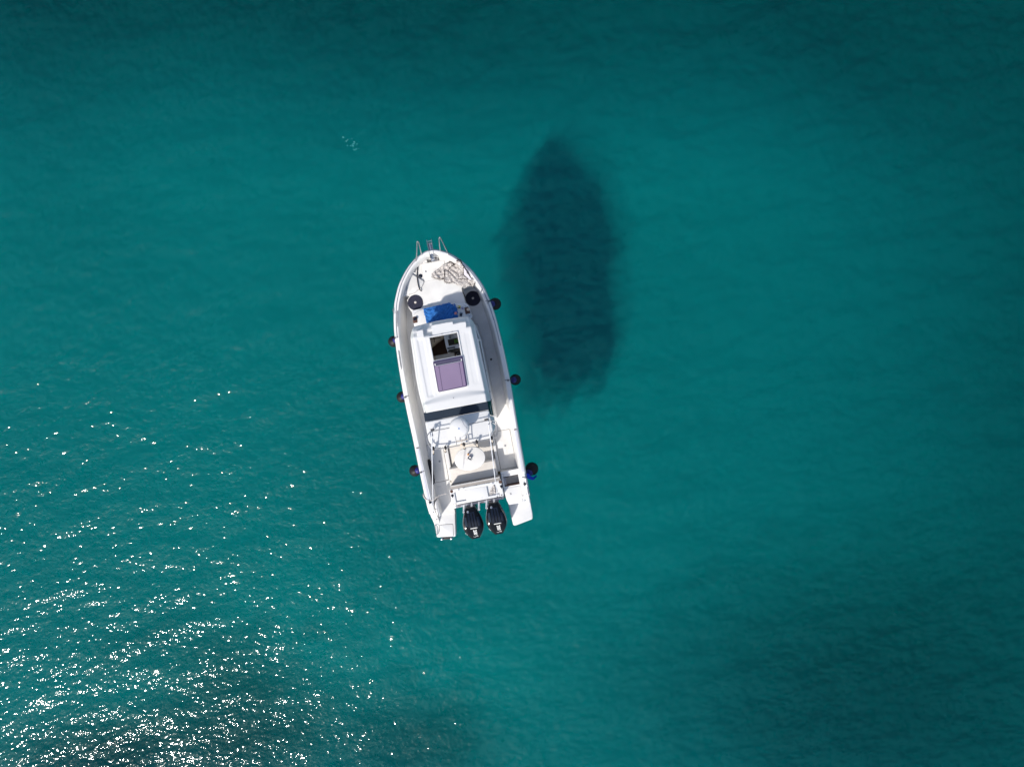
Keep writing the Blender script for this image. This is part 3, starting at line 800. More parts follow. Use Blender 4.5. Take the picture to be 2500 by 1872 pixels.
tube('radar_bracket', [(-.16, -1.225, rzz+.012), (.165, -1.225, rzz+.012)], .012, 'tan_tube', rad, 8)
slab('radar_foot', rounded(rect(-.10, -1.0, .13, -.72), .03, 3), 2.51, 2.775, 'gelcoat_roof', rad, .01)
lathe('stern_light', [(.018, 0), (.018, .10), (.03, .11), (.03, .15), (.015, .165)], 'tan_lid', rad, (-.03, -1.33, 2.63), 12)
tube('light_arm', [(-.03, -1.33, 2.66), (0, -1.225, 2.69)], .009, 'tan_tube', rad, 6)

# cabin interior seen through the sunroof
slab('cabin_sole', rect(-.84, -.60, .84, 1.80), .37, .50, 'int_floor', cabin, 0)
slab('helm_console', rounded([(-.052, 1.20), (.0, 1.27), (.80, 1.27), (.80, 1.80), (-.075, 1.80), (-.078, 1.46)], .02, 3), .50, 1.36, 'int_dash', boat, .02)
cons = [o for o in boat.children if o.name == 'helm_console'][0]
def tilted(name, x0, y0, x1, y1, z0, z1, m, th=.012):   # thin panel leaning on the console
    V = [(x0, y0, z0), (x1, y0, z0), (x1, y1, z1), (x0, y1, z1)]
    W_ = [(p[0], p[1], p[2]+th) for p in V]
    return mesh(name, V+W_, [(0, 1, 2, 3), (4, 5, 6, 7), (0, 1, 5, 4), (1, 2, 6, 5), (2, 3, 7, 6), (3, 0, 4, 7)], m, cons)
tilted('display_screen', .018, 1.400, .36, 1.575, 1.375, 1.43, 'screen')
tilted('display_chart', .195, 1.442, .30, 1.545, 1.402, 1.436, 'screen_green', .006)
tilted('switch_panel', -.044, 1.306, .18, 1.350, 1.36, 1.372, 'engine_panel')
for k in range(6): lathe('switch', [(.008, 0), (.007, .010), (.001, .011)], 'letter_white', cons, (-.02+.034*k, 1.328, 1.378), 8)
lathe('compass', [(.042, 0), (.042, .03), (.02, .05), (.002, .052)], 'steel_dull', cons, (.09, 1.640, 1.36), 16)
lathe('cup_holder', [(.075, 0), (.075, .05), (.05, .05), (.05, .01), (.001, .01)], 'white_cup', cons, (.275, 1.676, 1.36), 20)
slab('wiper_arm', [(.094, 1.690), (.218, 1.712), (.218, 1.725), (.094, 1.703)], 1.36, 1.40, 'screen', cons, .003)
tube('steering_wheel', [(.20+.17*math.cos(a), 1.235+.03*math.sin(a), 1.20+.16*math.sin(a)) for a in np.linspace(0, 6.283, 22)[:-1]], .014, 'screen', cons, 8, closed=True)
slab('helm_seat', rounded(rect(.13, .80, .60, 1.16), .05, 4), .50, 1.00, 'int_wall', cabin, .04)
slab('helm_seat_base', rounded(rect(.16, 1.10, .40, 1.18), .02, 3), .9, 1.03, 'screen', cabin, .01)
ss = slab('saloon_seat', [(-.83, 1.36), (-.62, 1.44), (-.527, 1.507), (-.399, 1.578), (-.215, 1.666), (-.09, 1.745), (-.09, 1.80), (-.83, 1.80)], .50, 1.05, 'int_beige', boat, .03)
slab('seat_seam', [(-.402, 1.585), (-.386, 1.595), (-.384, 1.79), (-.400, 1.79)], 1.0, 1.054, 'int_floor', ss, 0)
slab('seat_seam', [(-.53, 1.700), (-.20, 1.690), (-.20, 1.705), (-.53, 1.715)], 1.0, 1.055, 'int_floor', ss, 0)
slab('saloon_table', rounded(rect(-.46, .55, .10, 1.215), .03, 4), .94, 1.00, 'int_wall', cabin, .012)
slab('saloon_cushion', rounded(rect(-.80, .55, -.47, 1.22), .03, 4), .50, 1.04, 'int_beige', cabin, .03)
# ------------------------------------------------------------------ cockpit
def deck_hatch(pts, z, latch, m='cockpit_floor'):
    p = rounded(pts, .03, 4)
    h = slab('deck_hatch', p, z-.02, z+.012, m, boat, .005)
    slab('hatch_seam', offset(p, -.010), z-.02, z+.003, 'seam', h, 0)
    if latch: lathe('hatch_latch', [(.030, 0), (.030, .005), (.018, .006), (.016, .002)], 'steel_dull', h, (latch[0], latch[1], z+.011), 16)
deck_hatch([(-1.27, -2.47), (-.80, -2.47), (-.80, -1.50), (-.80, -1.33), (-1.27, -1.33)], FL, (-.97, -1.87))
deck_hatch([(.785, -2.45), (1.262, -2.45), (1.262, -1.31), (.785, -1.31)], FL, (1.045, -1.77))
lathe('deck_drain', [(.032, 0), (.032, .005), (.018, .006), (.018, .001)], 'dark_plastic', deck, (1.105, .84, FL), 16)
lathe('deck_drain', [(.022, 0), (.022, .02), (.01, .022)], 'dark_plastic', deck, (-1.13, -.26, FL), 14)
# moulded panel joints in the side decks
for y in (1.62, 1.18): slab('deck_step', rect(.98, y-.012, 1.27, y+.012), FL-.01, FL+.012, 'gelcoat', deck, .004)
for y in (1.1, .2): slab('deck_step', rect(-1.27, y-.012, -.97, y+.012), FL-.01, FL+.012, 'gelcoat', deck, .004)
# centre well between the side benches
slab('cockpit_side', [(-.765, -2.55), (-.665, -2.55), (-.655, -1.42), (-.755, -1.42)], FL, FL+.10, 'gelcoat', deck, .012)
slab('cockpit_side', [(.685, -2.55), (.765, -2.55), (.765, -1.42), (.700, -1.42)], FL, FL+.10, 'gelcoat', deck, .012)
slab('floor_mat', rect(-.635, -2.10, .665, -1.40), FL, FL+.02, 'cushion', deck, .006)
slab('floor_mat_seam', rect(-.65, -2.12, .68, -1.39), FL, FL+.006, 'seam', deck, 0)
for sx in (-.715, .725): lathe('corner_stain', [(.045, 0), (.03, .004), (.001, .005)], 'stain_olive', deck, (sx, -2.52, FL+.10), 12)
ab = slab('aft_bench', rounded([(-.70, -2.57), (.685, -2.57), (.685, -2.095), (-.70, -2.095)], .03, 3), FL, .72, 'gelcoat', boat, .02)
slab('bench_cushion', rounded([(-.692, -2.56), (.677, -2.56), (.677, -2.10), (-.692, -2.10)], .035, 4), .71, .79, 'cushion', ab, .025, 3)
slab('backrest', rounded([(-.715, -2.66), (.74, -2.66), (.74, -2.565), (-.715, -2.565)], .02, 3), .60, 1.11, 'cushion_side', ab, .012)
tube('backrest_piping', [(-.71, -2.573, 1.112), (.735, -2.573, 1.112)], .011, 'gelcoat', ab, 6)
# cockpit table
tb = slab('cockpit_table', disc_pts(-.005, -1.885, .445, .335, 48, 2.15), 1.10, 1.15, 'table_white', boat, .016, 3)
lathe('table_leg', [(.16, 0), (.15, .02), (.045, .04), (.045, .73), (.12, .735)], 'steel', tb, (-.005, -1.885, FL+.02), 20)
# transom unit with two shallow wells
tu = slab('transom_unit', rounded([(-.765, -3.135), (.755, -3.135), (.755, -2.668), (-.765, -2.668)], .03, 4), FL-.1, 1.03, 'gelcoat', boat, .01)
for nm, pts in (('worktop_rim', [(-.76, -2.762), (.75, -2.762), (.75, -2.675), (-.76, -2.675)]), ('worktop_rim', [(-.76, -3.13), (.75, -3.13), (.75, -3.058), (-.76, -3.058)]),
                ('worktop_rim', [(-.76, -3.058), (-.632, -3.058), (-.632, -2.762), (-.76, -2.762)]), ('worktop_rim', [(.655, -3.058), (.75, -3.058), (.75, -2.762), (.655, -2.762)]),
                ('worktop_lid', [(-.322, -3.062), (.313, -3.062), (.313, -2.758), (-.322, -2.758)])):
    slab(nm, pts, 1.03, 1.078 if nm == 'worktop_rim' else 1.084, 'gelcoat', tu, .006)
slab('lid_seam', rect(-.34, -2.768, .32, -2.757), 1.07, 1.0805, 'seam_light', tu, 0)
tube('grab_bar', [(-.355, -2.695, 1.078), (-.33, -2.70, 1.125), (0, -2.695, 1.13), (.37, -2.69, 1.125), (.395, -2.69, 1.078)], .013, 'white_tube', tu, 8, curve=3)
tube('grab_bar_post', [(.02, -2.695, 1.07), (.02, -2.695, 1.125)], .010, 'steel_dull', tu, 8)
for x, y in ((-.705, -2.727), (.735-.005, -2.718)): lathe('cup_holder', [(.044, 0), (.044, .008), (.034, .009), (.033, .003), (.001, .003)], 'wood', tu, (x, y, 1.077), 20)
for x, y in ((-.705, -2.85), (.742-.005, -2.848)):
    lathe('rod_socket', [(.040, 0), (.040, .008), (.028, .012), (.024, .003), (.001, .003)], 'engine_panel', tu, (x, y, 1.077), 20)
    tube('socket_tail', [(x, y-.03, 1.082), (x, y-.065, 1.082)], .008, 'engine_panel', tu, 6)
for x, y in ((-1.388, -2.935), (1.412, -2.92)):
    so = lathe('rod_socket', [(.042, 0), (.042, .008), (.028, .012), (.024, .003), (.001, .003)], 'engine_panel', boat, (x, y, zg(y)+.001), 20)
for x, y in ((-.49, -2.712), (.515, -2.705)): slab('hinge', rounded(rect(x-.022, y-.028, x+.022, y+.028), .008, 2), 1.07, 1.084, 'grey_trim', tu, .003)
for x, y in ((-.655, -3.10), (.69, -3.095)):
    for k, w_ in ((-.055, .016), (.012, .042)): slab('filler_marking', rect(x+k-w_/2, y-.010, x+k+w_/2, y+.010), 1.07, 1.082, 'wood', tu, 0)
slab('transom_ledge', [(-.79, -3.30), (.72, -3.30), (.755, -3.13), (-.765, -3.13)], .34, .60, 'gelcoat', boat, .015)
slab('splash_plate', [(-.70, -3.262), (.66, -3.262), (.66, -3.205), (-.70, -3.205)], .60, .82, 'grey_trim', boat, .01)
for k, x in enumerate((-.445, -.22, 0, .228, .448)):
    V, F = hollow_vf((x, -3.215, .78), (x-.030, -3.405, .97), .031, .34, 16)
    rh = mesh('rod_holder', V, F, 'white_tube', boat, 50)
    V, F = lathe_vf([(.0215, 0), (.001, .001)], 12, (x-.0302, -3.4065, .9722), (-.11, -.702, .702)); mesh('bore_shade', V, F, 'dark_plastic', rh)  # dark disc across the mouth paints the shade inside the tube
for x in (-.60, .10, .33): slab('plate_marking', rect(x-.05, -3.245, x+.05, -3.225), .81, .8225, 'wood', boat, 0)
# port boarding passage, gate and swim platform
pp = rounded([(-1.475, -4.10), (-.945, -4.175), (-.905, -4.16), (-.79, -3.40), (-.79, -3.20), (-1.475, -3.20)], .05, 4)
plat = slab('swim_platform', pp, -.10, .345, 'gelcoat', boat, .03, 3)
slab('passage_floor', [(-1.30, -3.47), (-.80, -3.49), (-.80, -3.0), (-.86, -2.95), (-.86, -2.60), (-1.27, -2.60)], .20, FL+.004, 'cockpit_floor', boat, .006)
hp = rounded([(-1.365, -4.10), (-.975, -4.155), (-.925, -3.79), (-1.325, -3.745)], .04, 4)
slab('hatch_seam', offset(hp, -.008), .33, .348, 'seam', plat, 0)
slab('platform_hatch', hp, .33, .360, 'gelcoat', plat, .005)
tube('platform_handle', [(-1.44, -3.70, .348), (-1.44, -3.72, .39), (-1.385, -3.76, .40), (-1.39, -3.90, .40), (-1.435, -4.01, .40), (-1.445, -4.02, .348)], .010, 'steel_dull', plat, 8, curve=3)
tube('platform_handle', [(-1.445, -3.71, .348), (-1.448, -3.74, .39), (-1.455, -3.98, .39), (-1.45, -4.02, .348)], .009, 'steel_dull', plat, 8, curve=3)
slab('ladder', [(-1.33, -4.215), (-1.06, -4.245), (-1.055, -4.185), (-1.325, -4.155)], .16, .25, 'dark_plastic', plat, .01)
for x, y in ((-1.335, -4.185), (-1.055, -4.22)):
    lathe('ladder_knob', [(.03, -.03), (.034, 0), (.034, .02), (.018, .024), (.016, .01), (.001, .01)], 'steel', plat, (x, y, .27), 16)
# stern quarter fairings: gunwale runs down to the platform
def fairing(s, y0, y1, zz0, zz1, xi, name='stern_fairing'):
    V = []; n_ = 10
    for t in np.linspace(0, 1, n_):
        y = y0+(y1-y0)*t; z = zz0+(zz1-zz0)*(t*t*(3-2*t)); xo = hw(max(y, -3.3))-.004
        V += [(s*xo*.96, y, .02), (s*xo, y, z-.03), (s*(xo-.025), y, z), (s*(xi+.02), y, z), (s*xi, y, z-.02), (s*xi, y, .30)]
    F = []
    for a in range(n_-1):
        for k in range(5): F.append((a*6+k, a*6+k+1, (a+1)*6+k+1, (a+1)*6+k))
    F += [tuple(range(6)), tuple((n_-1)*6+k for k in range(6))]
    return mesh(name, V, F, 'gelcoat', boat)
fairing(-1, -3.28, -3.72, .82, .355, 1.30)
fairing(1, -3.28, -3.52, .82, .66, 1.27)
slab('stern_slot', rect(-1.375, -3.48, -1.352, -3.18), .60, .70, 'grey_trim', boat, .004) if False else None
tube('scupper_slot', [(-1.395, -3.19, .845), (-1.385, -3.33, .78), (-1.378, -3.44, .655)], .011, 'grey_trim', boat, 6)
tube('scupper_slot', [(1.40, -3.05, .925), (1.405, -3.25, .84)], .012, 'grey_trim', boat, 6)
slab('filler_marking', rect(-1.375, -3.545, -1.335, -3.525), .50, .56, 'wood', boat, .002)
# boarding gate, swung open against the bulwark
gt = [(-1.255, -2.945), (-1.205, -2.93), (-1.165, -3.36), (-1.225, -3.47), (-1.285, -3.20), (-1.285, -3.03)]
gate = slab('boarding_gate', rounded(gt, .02, 3), FL, .93, 'gelcoat', boat, .02)
tube('gate_strap', [(-1.215, -2.90, .97), (-1.275, -3.0, .95), (-1.28, -3.10, .90), (-1.262, -3.18, .945)], .009, 'dark_plastic', gate, 6, curve=4)
slab('gate_hinge', rect(-1.205, -3.40, -1.185, -3.33), .60, .72, 'dark_plastic', gate, .003)
# starboard locker opening and quarter box
lk = frame('locker_surround', [(.775, -2.965), (1.335, -2.965), (1.335, -2.475), (.775, -2.475)], [(.825, -2.925), (1.27, -2.925), (1.27, -2.54), (.825, -2.54)], FL, .76, 'gelcoat', boat)
slab('locker_floor', rect(.82, -2.94, 1.28, -2.53), FL-.06, FL+.035, 'deck_nonskid', lk, 0)
slab('locker_edge', rect(.83, -2.668, 1.268, -2.640), FL+.03, .70, 'dark_plastic', lk, .004)
slab('locker_edge', rect(.83, -2.925, 1.268, -2.902), FL+.03, .745, 'wood', lk, .004)
slab('locker_step', rect(.828, -2.640, 1.268, -2.542), FL+.03, .72, 'gelcoat', lk, .006)
slab('locker_side', rect(.828, -2.90, .885, -2.67), FL+.03, .60, 'lilac_pad', lk, .004)
qb = rounded([(.80, -3.30), (.84, -3.47), (1.20, -3.47), (1.335, -3.47), (1.335, -2.968), (.775, -2.968)], .03, 4)
qbox = slab('quarter_box', qb, .10, .765, 'gelcoat', boat, .018, 3)
slab('box_seam', [(1.262, -3.44), (1.270, -3.44), (1.278, -2.99), (1.270, -2.99)], .74, .768, 'seam_light', qbox, 0)
lathe('box_latch', [(.026, 0), (.026, .006), (.014, .008), (.012, .004)], 'steel_dull', qbox, (.955, -3.16, .764), 16)
sp = rounded([(.80, -3.40), (.845, -4.17), (.93, -4.18), (1.45, -4.085), (1.475, -3.95), (1.478, -3.40)], .05, 4)
slab('swim_platform', sp, -.10, .345, 'gelcoat', boat, .03, 3)

# ------------------------------------------------------------------ outboard engines
def text_mesh(s, size):
    cu = bpy.data.curves.new('lettering', 'FONT'); cu.body = s; cu.size = size; cu.extrude = 0; cu.offset = size*(.03 if size > .08 else .012)
    cu.align_x = 'CENTER'; cu.align_y = 'CENTER'; cu.resolution_u = 4
    o = bpy.data.objects.new('lettering_tmp', cu); COL.objects.link(o)
    dg = bpy.context.evaluated_depsgraph_get(); me = bpy.data.meshes.new_from_object(o.evaluated_get(dg))
    v = [tuple(p.co) for p in me.vertices]; f = [tuple(p.vertices) for p in me.polygons]
    bpy.data.objects.remove(o); bpy.data.curves.remove(cu); bpy.data.meshes.remove(me)
    return v, f
TXT = text_mesh('200', .105); TXT2 = text_mesh('V6', .060)
TXT = ([(x, y*1.3, z) for x, y, z in TXT[0]], TXT[1])
EH = [(.50, .135), (.46, .155), (.36, .195), (.20, .25), (.05, .285), (-.06, .295), (-.14, .285), (-.22, .262), (-.32, .212), (-.40, .160), (-.455, .120)]
eo = smoothpoly([(h, y) for y, h in EH], 2, False); EOUT = [(x, y) for x, y in eo]+[(-x, y) for x, y in eo[::-1]]
def ztop(y): return float(np.interp(y, [-.45, -.30, -.12, .10, .5], [.86, .95, 1.02, 1.05, 1.0]))
def engine(cx, cy):
    V = []; F = []; n_ = len(EOUT)
    lv = [(.80, -.62, .55), (.97, -.40, .80), (1.0, -.28, 1.0), (1.0, -.10, 1.0), (.985, -.055, .99), (.90, -.015, .93), (.72, .004, .80), (.62, .006, .72)]
    for s_, dz, sy in lv:
        for x, y in EOUT:
            yy = y*(sy*.12+.88) if dz > -.3 else y*(.9 if dz < -.5 else .97)
            V.append((cx+x*s_, cy+yy, ztop(y)+dz*(1.0)))
    for r_ in range(len(lv)-1):
        for i in range(n_):
            j = (i+1) % n_; F.append((r_*n_+i, r_*n_+j, (r_+1)*n_+j, (r_+1)*n_+i))
    F.append(tuple(range(n_)))
    top = (len(lv)-1)*n_; h_ = n_//2
    for i in range(h_-1): F.append((top+i, top+i+1, top+n_-2-i, top+n_-1-i))
    eng = mesh('outboard_engine', V, F, 'black_gloss', boat, smooth=30)
    bv = BVHTree.FromPolygons([Vector(p) for p in V], F)
    def drape(v, f, lift, name, m, rot):
        W_ = []
        c, s = math.cos(rot[2]), math.sin(rot[2])
        for p in v:
            x = cx+rot[0]+p[0]*c-p[1]*s; y = cy+rot[1]+p[0]*s+p[1]*c
            hit = bv.ray_cast(Vector((x, y, 3)), Vector((0, 0, -1)))
            z = hit[0].z if hit[0] else ztop(y-cy)
            W_.append((x, y, z+lift))
        return mesh(name, W_, f, m, eng, smooth=0, fix=False)
    drape(TXT[0], TXT[1], .004, 'lettering', 'letter_white', (.025, -.240, R(-90)))
    drape(TXT2[0], TXT2[1], .004, 'lettering', 'letter_white', (.060, -.368, R(0)))
    gv = [(-.055, .010), (-.02, -.012), (.0, -.010), (.02, .012), (.015, .018), (-.002, -.002), (-.018, -.003), (-.05, .016)]
    drape([(x, y, 0) for x, y in gv], [tuple(range(8))], .004, 'swoosh', 'letter_white', (.005, -.385, 0))
    def patch(name, x0, y0, x1, y1, m, lift, nx=8, ny=10, skew=0):
        v = []; f = []
        for i in range(nx+1):
            for j in range(ny+1):
                t = j/ny; v.append((x0+(x1-x0)*i/nx*(1)+skew*(1-t)*(1 if i > nx/2 else -1), y0+(y1-y0)*t, 0))
        for i in range(nx):
            for j in range(ny): a = i*(ny+1)+j; f.append((a, a+ny+1, a+ny+2, a+1))
        return drape(v, f, lift, name, m, (0, 0, 0))
    patch('cowl_panel', -.10, -.085, .10, .36, 'engine_panel', .006, skew=.03)
    patch('cowl_side_panel', -.215, -.03, -.145, .24, 'slate_panel', .006, 3)
    patch('cowl_side_panel', .150, -.06, .225, .20, 'engine_panel', .006, 3)
    patch('cowl_bar', -.085, -.118, .125, -.096, 'letter_white', .014, 8, 1)
    patch('cowl_bar', .10, -.105, .150, -.075, 'slate_panel', .018, 3, 1)
    for k in (-.035, .045): patch('cowl_rib', k-.012, -.06, k+.012, .33, 'black_gloss', .012, 2)
    lathe('flush_cap', [(.038, 0), (.040, .02), (.03, .035), (.002, .037)], 'silver', eng, (cx-.07, cy+.385, ztop(.385)), 16)
    # side trim stripe
    st = []
    for i, (x, y) in enumerate(EOUT): st.append((cx+x*1.012, cy+y*1.004, ztop(y)-.20))
    V, F = tube_vf(st, .0085, 5, closed=True); mesh('cowl_stripe', V, F, 'grey_trim', eng, 60)
    for k in (0, 1): slab('cowl_badge', rect(cx-.262+.028*k, cy-.245-.045*k, cx-.240+.028*k, cy-.222-.045*k), ztop(-.24)-.12, ztop(-.24)-.02-.03*k, 'letter_white', eng, .003)
    # midsection, gearcase and mounting bracket
    mid = [(.07, .28), (.10, .05), (.085, -.12), (.03, -.20), (-.03, -.20), (-.085, -.12), (-.10, .05), (-.07, .28)]
    slab('midsection', [(cx+x, cy+y) for x, y in mid], -.75, .50, 'black_gloss', eng, .02)
    slab('cavitation_plate', [(cx+x, cy+y) for x, y in [(.10, .20), (.16, -.05), (.12, -.38), (-.12, -.38), (-.16, -.05), (-.10, .20)]], -.46, -.44, 'black_gloss', eng, .005)
    slab('mount_bracket', rect(cx-.13, cy+.22, cx+.13, -3.285), .05, .62, 'dark_plastic', eng, .02)
    lathe('hub', [(.02, -.28), (.055, -.2), (.065, 0), (.05, .2), (.012, .34)], 'black_gloss', eng, (cx, cy-.05, -.66), 16, (0, 1, 0))
    for k in range(3):
        a = 2*math.pi*k/3
        V = []
        for rr, tw, w_ in ((.05, .5, .05), (.12, .42, .085), (.19, .35, .06)):
            for sgn in (-1, 1):
                for th in (-.004, .004):
                    ang = a+sgn*w_*1.1; V.append((cx+rr*math.cos(ang), cy-.30+sgn*w_*tw+th, -.66+rr*math.sin(ang)))
        F = []
        for q in range(2):
            b0 = q*4
            F += [(b0, b0+2, b0+6, b0+4), (b0+1, b0+3, b0+7, b0+5), (b0, b0+1, b0+5, b0+4), (b0+2, b0+3, b0+7, b0+6)]
        F += [(0, 1, 3, 2), (8, 9, 11, 10)]
        mesh('propeller_blade', V, F, 'black_gloss', eng)
    return eng
engine(-.285, -3.79); engine(.408, -3.785)

# ------------------------------------------------------------------ loose things on and around the boat
def tw(p): return BM @ Vector(p)
def thing(name, label, cat, base, group=None):
    o = bpy.data.objects.new(name, None); COL.objects.link(o)
    o.location = tw(base); o.rotation_euler = (0, 0, BOAT_ROT); o.empty_display_size = .1
    return tag(o, label, cat, group)
def shift(vf, b): return [(p[0]-b[0], p[1]-b[1], p[2]-b[2]) for p in vf[0]], vf[1]
def part(name, vf, m, parent, base, smooth=40):
    v, f = shift(vf, base); return mesh(name, v, f, m, parent, smooth)
def solo(name, vf, m, base, label, cat, group=None, smooth=40):
    v, f = shift(vf, base); o = mesh(name, v, f, m, None, smooth)
    o.location = tw(base); o.rotation_euler = (0, 0, BOAT_ROT)
    return tag(o, label, cat, group)

# ball fenders hung over the side
FP = [(r*.170, z*.170) for r, z in [(.12, -1.04), (.45, -.92), (.75, -.68), (.95, -.32), (1.0, 0), (.96, .30), (.80, .62), (.55, .86), (.36, 1.02), (.27, 1.18)]]
CP = [(.52*.17, .90*.17), (.56*.17, 1.0*.17), (.50*.17, 1.24*.17), (.34*.17, 1.46*.17), (.14*.17, 1.52*.17)]
def fender(x, y, z, tilt, label, hang, sc_=1.0, ty=0.0):
    ax = Vector((tilt[0], tilt[1], 1)).normalized()
    t = thing('ball_fender', label, 'fender', (x, y, z-.17*sc_), 'ball fenders hung along the hull')
    base = (x, y, z-.17*sc_)
    part('ball', lathe_vf([(r*sc_, q*sc_) for r, q in FP], 28, (x, y, z), ax), 'fender_black', t, base)
    part('eye', lathe_vf([(r*sc_, q*sc_) for r, q in CP], 20, (x, y, z), ax), 'fender_blue', t, base)
    a = Vector((x, y, z))+ax*.25*sc_
    h = Vector(hang); mid1 = a.lerp(h, .6)+Vector((0, 0, .03))
    part('rope', tube_vf(smoothpoly([tuple(a-ax*.03), tuple(a), tuple(mid1), (hang[0]+(.03 if hang[0] < 0 else -.03)*-1, hang[1], hang[2]+.0), hang, (hang[0]-math.copysign(.10, hang[0]), hang[1]+.02, hang[2])], 4, False), .007, 6), 'rope_black', t, base, 60)
    part('rope_knot', tube_vf(smoothpoly([(hang[0]-.03, hang[1]-.015, hang[2]+.01), (hang[0], hang[1]+.02, hang[2]+.015), (hang[0]+.025, hang[1]-.01, hang[2]+.01), (hang[0]-.01, hang[1]-.03, hang[2]+.01)], 4, True), .006, 6, True), 'rope_navy', t, base, 60)
    return t
fender(-1.655, 1.90, .36, (.55, .10), 'dark ball fender on the port side nearest the bow', (-1.475, 1.91, zg(1.9)+.012))
fender(-1.715, .225, .36, (.50, .05), 'dark ball fender on the port side, middle one', (-1.50, .20, zg(.2)+.012))
fender(-1.745, -2.01, .36, (.75, .05), 'dark ball fender on the port side nearest the stern', (-1.47, -2.02, zg(-2)+.012), 1.02)
fender(1.525, 2.44, .40, (-.55, -.05), 'dark ball fender on the starboard side nearest the bow', (1.375, 2.45, zg(2.45)+.012), 1.08)
fender(1.705, .11, .40, (-.30, 0), 'plain black ball fender midway along the starboard side', (1.50, .13, zg(.13)+.012), .98)
f6 = fender(1.70, -2.60, .36, (-.62, -.55), 'large black fender with blue cloth on the starboard quarter', (1.475, -2.73, zg(-2.7)+.012), 1.16)
# blue cloth trailing from that fender
V = []; F = []
cl = [(1.475, -2.70, .93), (1.53, -2.715, .90), (1.60, -2.765, .74), (1.66, -2.84, .62), (1.72, -2.855, .50), (1.80, -2.815, .42)]
cl = smoothpoly(cl, 5, False); NCL = len(cl)
for i, p in enumerate(cl):
    t = i/(NCL-1); w_ = .035+.085*math.sin(min(1, t*1.35)*math.pi)**.8
    for k in range(7):
        s_ = k/6-.5
        V.append((p[0]+s_*w_*.35, p[1]-s_*w_*1.5, p[2]+.03*math.sin(k*1.7+i*.5)+.02))
for i in range(NCL-1):
    for k in range(6): F.append((i*7+k, i*7+k+1, (i+1)*7+k+1, (i+1)*7+k))
o = solo('cloth', (V, F), 'cloth_blue', (1.6, -2.76, .7), 'bright blue cloth tied beside the rear starboard fender', 'cloth')
mod = o.modifiers.new('thick', 'SOLIDIFY'); mod.thickness = .006

# draped cloth helper: fills a polygon with a wrinkled sheet
def inpoly(x, y, P):
    c = False; n_ = len(P); j = n_-1
    for i in range(n_):
        if (P[i][1] > y) != (P[j][1] > y) and x < (P[j][0]-P[i][0])*(y-P[i][1])/(P[j][1]-P[i][1])+P[i][0]: c = not c
        j = i
    return c
def segdist(x, y, P):
    d = 9
    for i in range(len(P)):
        a, b = P[i-1], P[i]; vx, vy = b[0]-a[0], b[1]-a[1]; L2 = vx*vx+vy*vy+1e-12
        t = max(0, min(1, ((x-a[0])*vx+(y-a[1])*vy)/L2)); d = min(d, math.hypot(x-a[0]-t*vx, y-a[1]-t*vy))
    return d
def sheet(P, st, zf, cls):
    x0, x1 = min(p[0] for p in P), max(p[0] for p in P); y0, y1 = min(p[1] for p in P), max(p[1] for p in P)
    nx, ny = int((x1-x0)/st)+2, int((y1-y0)/st)+2
    out = {}
    for i in range(nx):
        for j in range(ny):
            cx, cy = x0+(i+.5)*st, y0+(j+.5)*st
            if not inpoly(cx, cy, P): continue
            k = cls(cx, cy); d = out.setdefault(k, ([], [], {}))
            q = []
            for a, b in ((i, j), (i+1, j), (i+1, j+1), (i, j+1)):
                if (a, b) not in d[2]:
                    d[2][(a, b)] = len(d[0]); x, y = x0+a*st, y0+b*st; d[0].append((x, y, zf(x, y)))
                q.append(d[2][(a, b)])
            d[1].append(tuple(q))
    return {k: (d[0], d[1]) for k, d in out.items()}
BL = [(-.12, 3.544), (.01, 3.618), (.249, 3.73), (.382, 3.745), (.428, 3.805), (.521, 3.79), (.577, 3.712), (.72, 3.735), (.80, 3.65), (.845, 3.56), (.905, 3.43), (.975, 3.28), (1.045, 3.14), (1.10, 3.02), (1.02, 2.975), (.868, 3.012), (.741, 2.955), (.675, 3.046), (.47, 3.160), (.405, 3.202), (.254, 3.222), (.200, 3.26), (.212, 3.333), (.087, 3.362), (-.058, 3.424), (-.12, 3.480)]
FRl = [[(-.12, 3.48), (-.058, 3.424), (.087, 3.362), (.235, 3.345), (.215, 3.26), (.262, 3.225), (.41, 3.205)], [(.235, 3.345), (.255, 3.46), (.285, 3.60)], [(.40, 3.775), (.521, 3.785), (.585, 3.70), (.72, 3.73)], [(.80, 3.65), (.855, 3.53), (.80, 3.44), (.78, 3.35), (.90, 3.22)], [(.60, 3.27), (.72, 3.25), (.90, 3.20)], [(1.09, 3.02), (1.02, 2.985)], [(.86, 3.52), (.95, 3.30), (1.03, 3.13)], [(.585, 3.70), (.45, 3.64), (.38, 3.55), (.36, 3.45)]]
LIN = [(.80, 3.36), (.86, 3.50), (.95, 3.30), (1.03, 3.13), (.94, 3.18), (.86, 3.27)]
def linedist(x, y, pl):
    d = 9
    for i in range(len(pl)-1):
        a, b = pl[i], pl[i+1]; vx, vy = b[0]-a[0], b[1]-a[1]; t = max(0, min(1, ((x-a[0])*vx+(y-a[1])*vy)/(vx*vx+vy*vy)))
        d = min(d, math.hypot(x-a[0]-t*vx, y-a[1]-t*vy))
    return d
def deckz(x, y):
    e = hw(y)-abs(x); w_ = capw(y)
    return float(np.interp(e, [-.02, w_*.5, w_+.02, w_+.10], [zg(y)-.02, zg(y)+.012, zg(y)-.05, FD+.02])) if y > 2.9 else FD
def blz(x, y):
    f = .022*math.sin(x*23+4*math.sin(y*9))*math.sin(y*17+3*math.cos(x*11))+.016*math.sin((x*.8+y)*31+2*math.sin(x*13))
    ridge = .035*math.exp(-(linedist(x, y, FRl[1])/.05)**2)+.03*math.exp(-(linedist(x, y, FRl[4])/.05)**2)+.03*math.exp(-(linedist(x, y, FRl[7])/.05)**2)
    return deckz(x, y)+.045+f+ridge
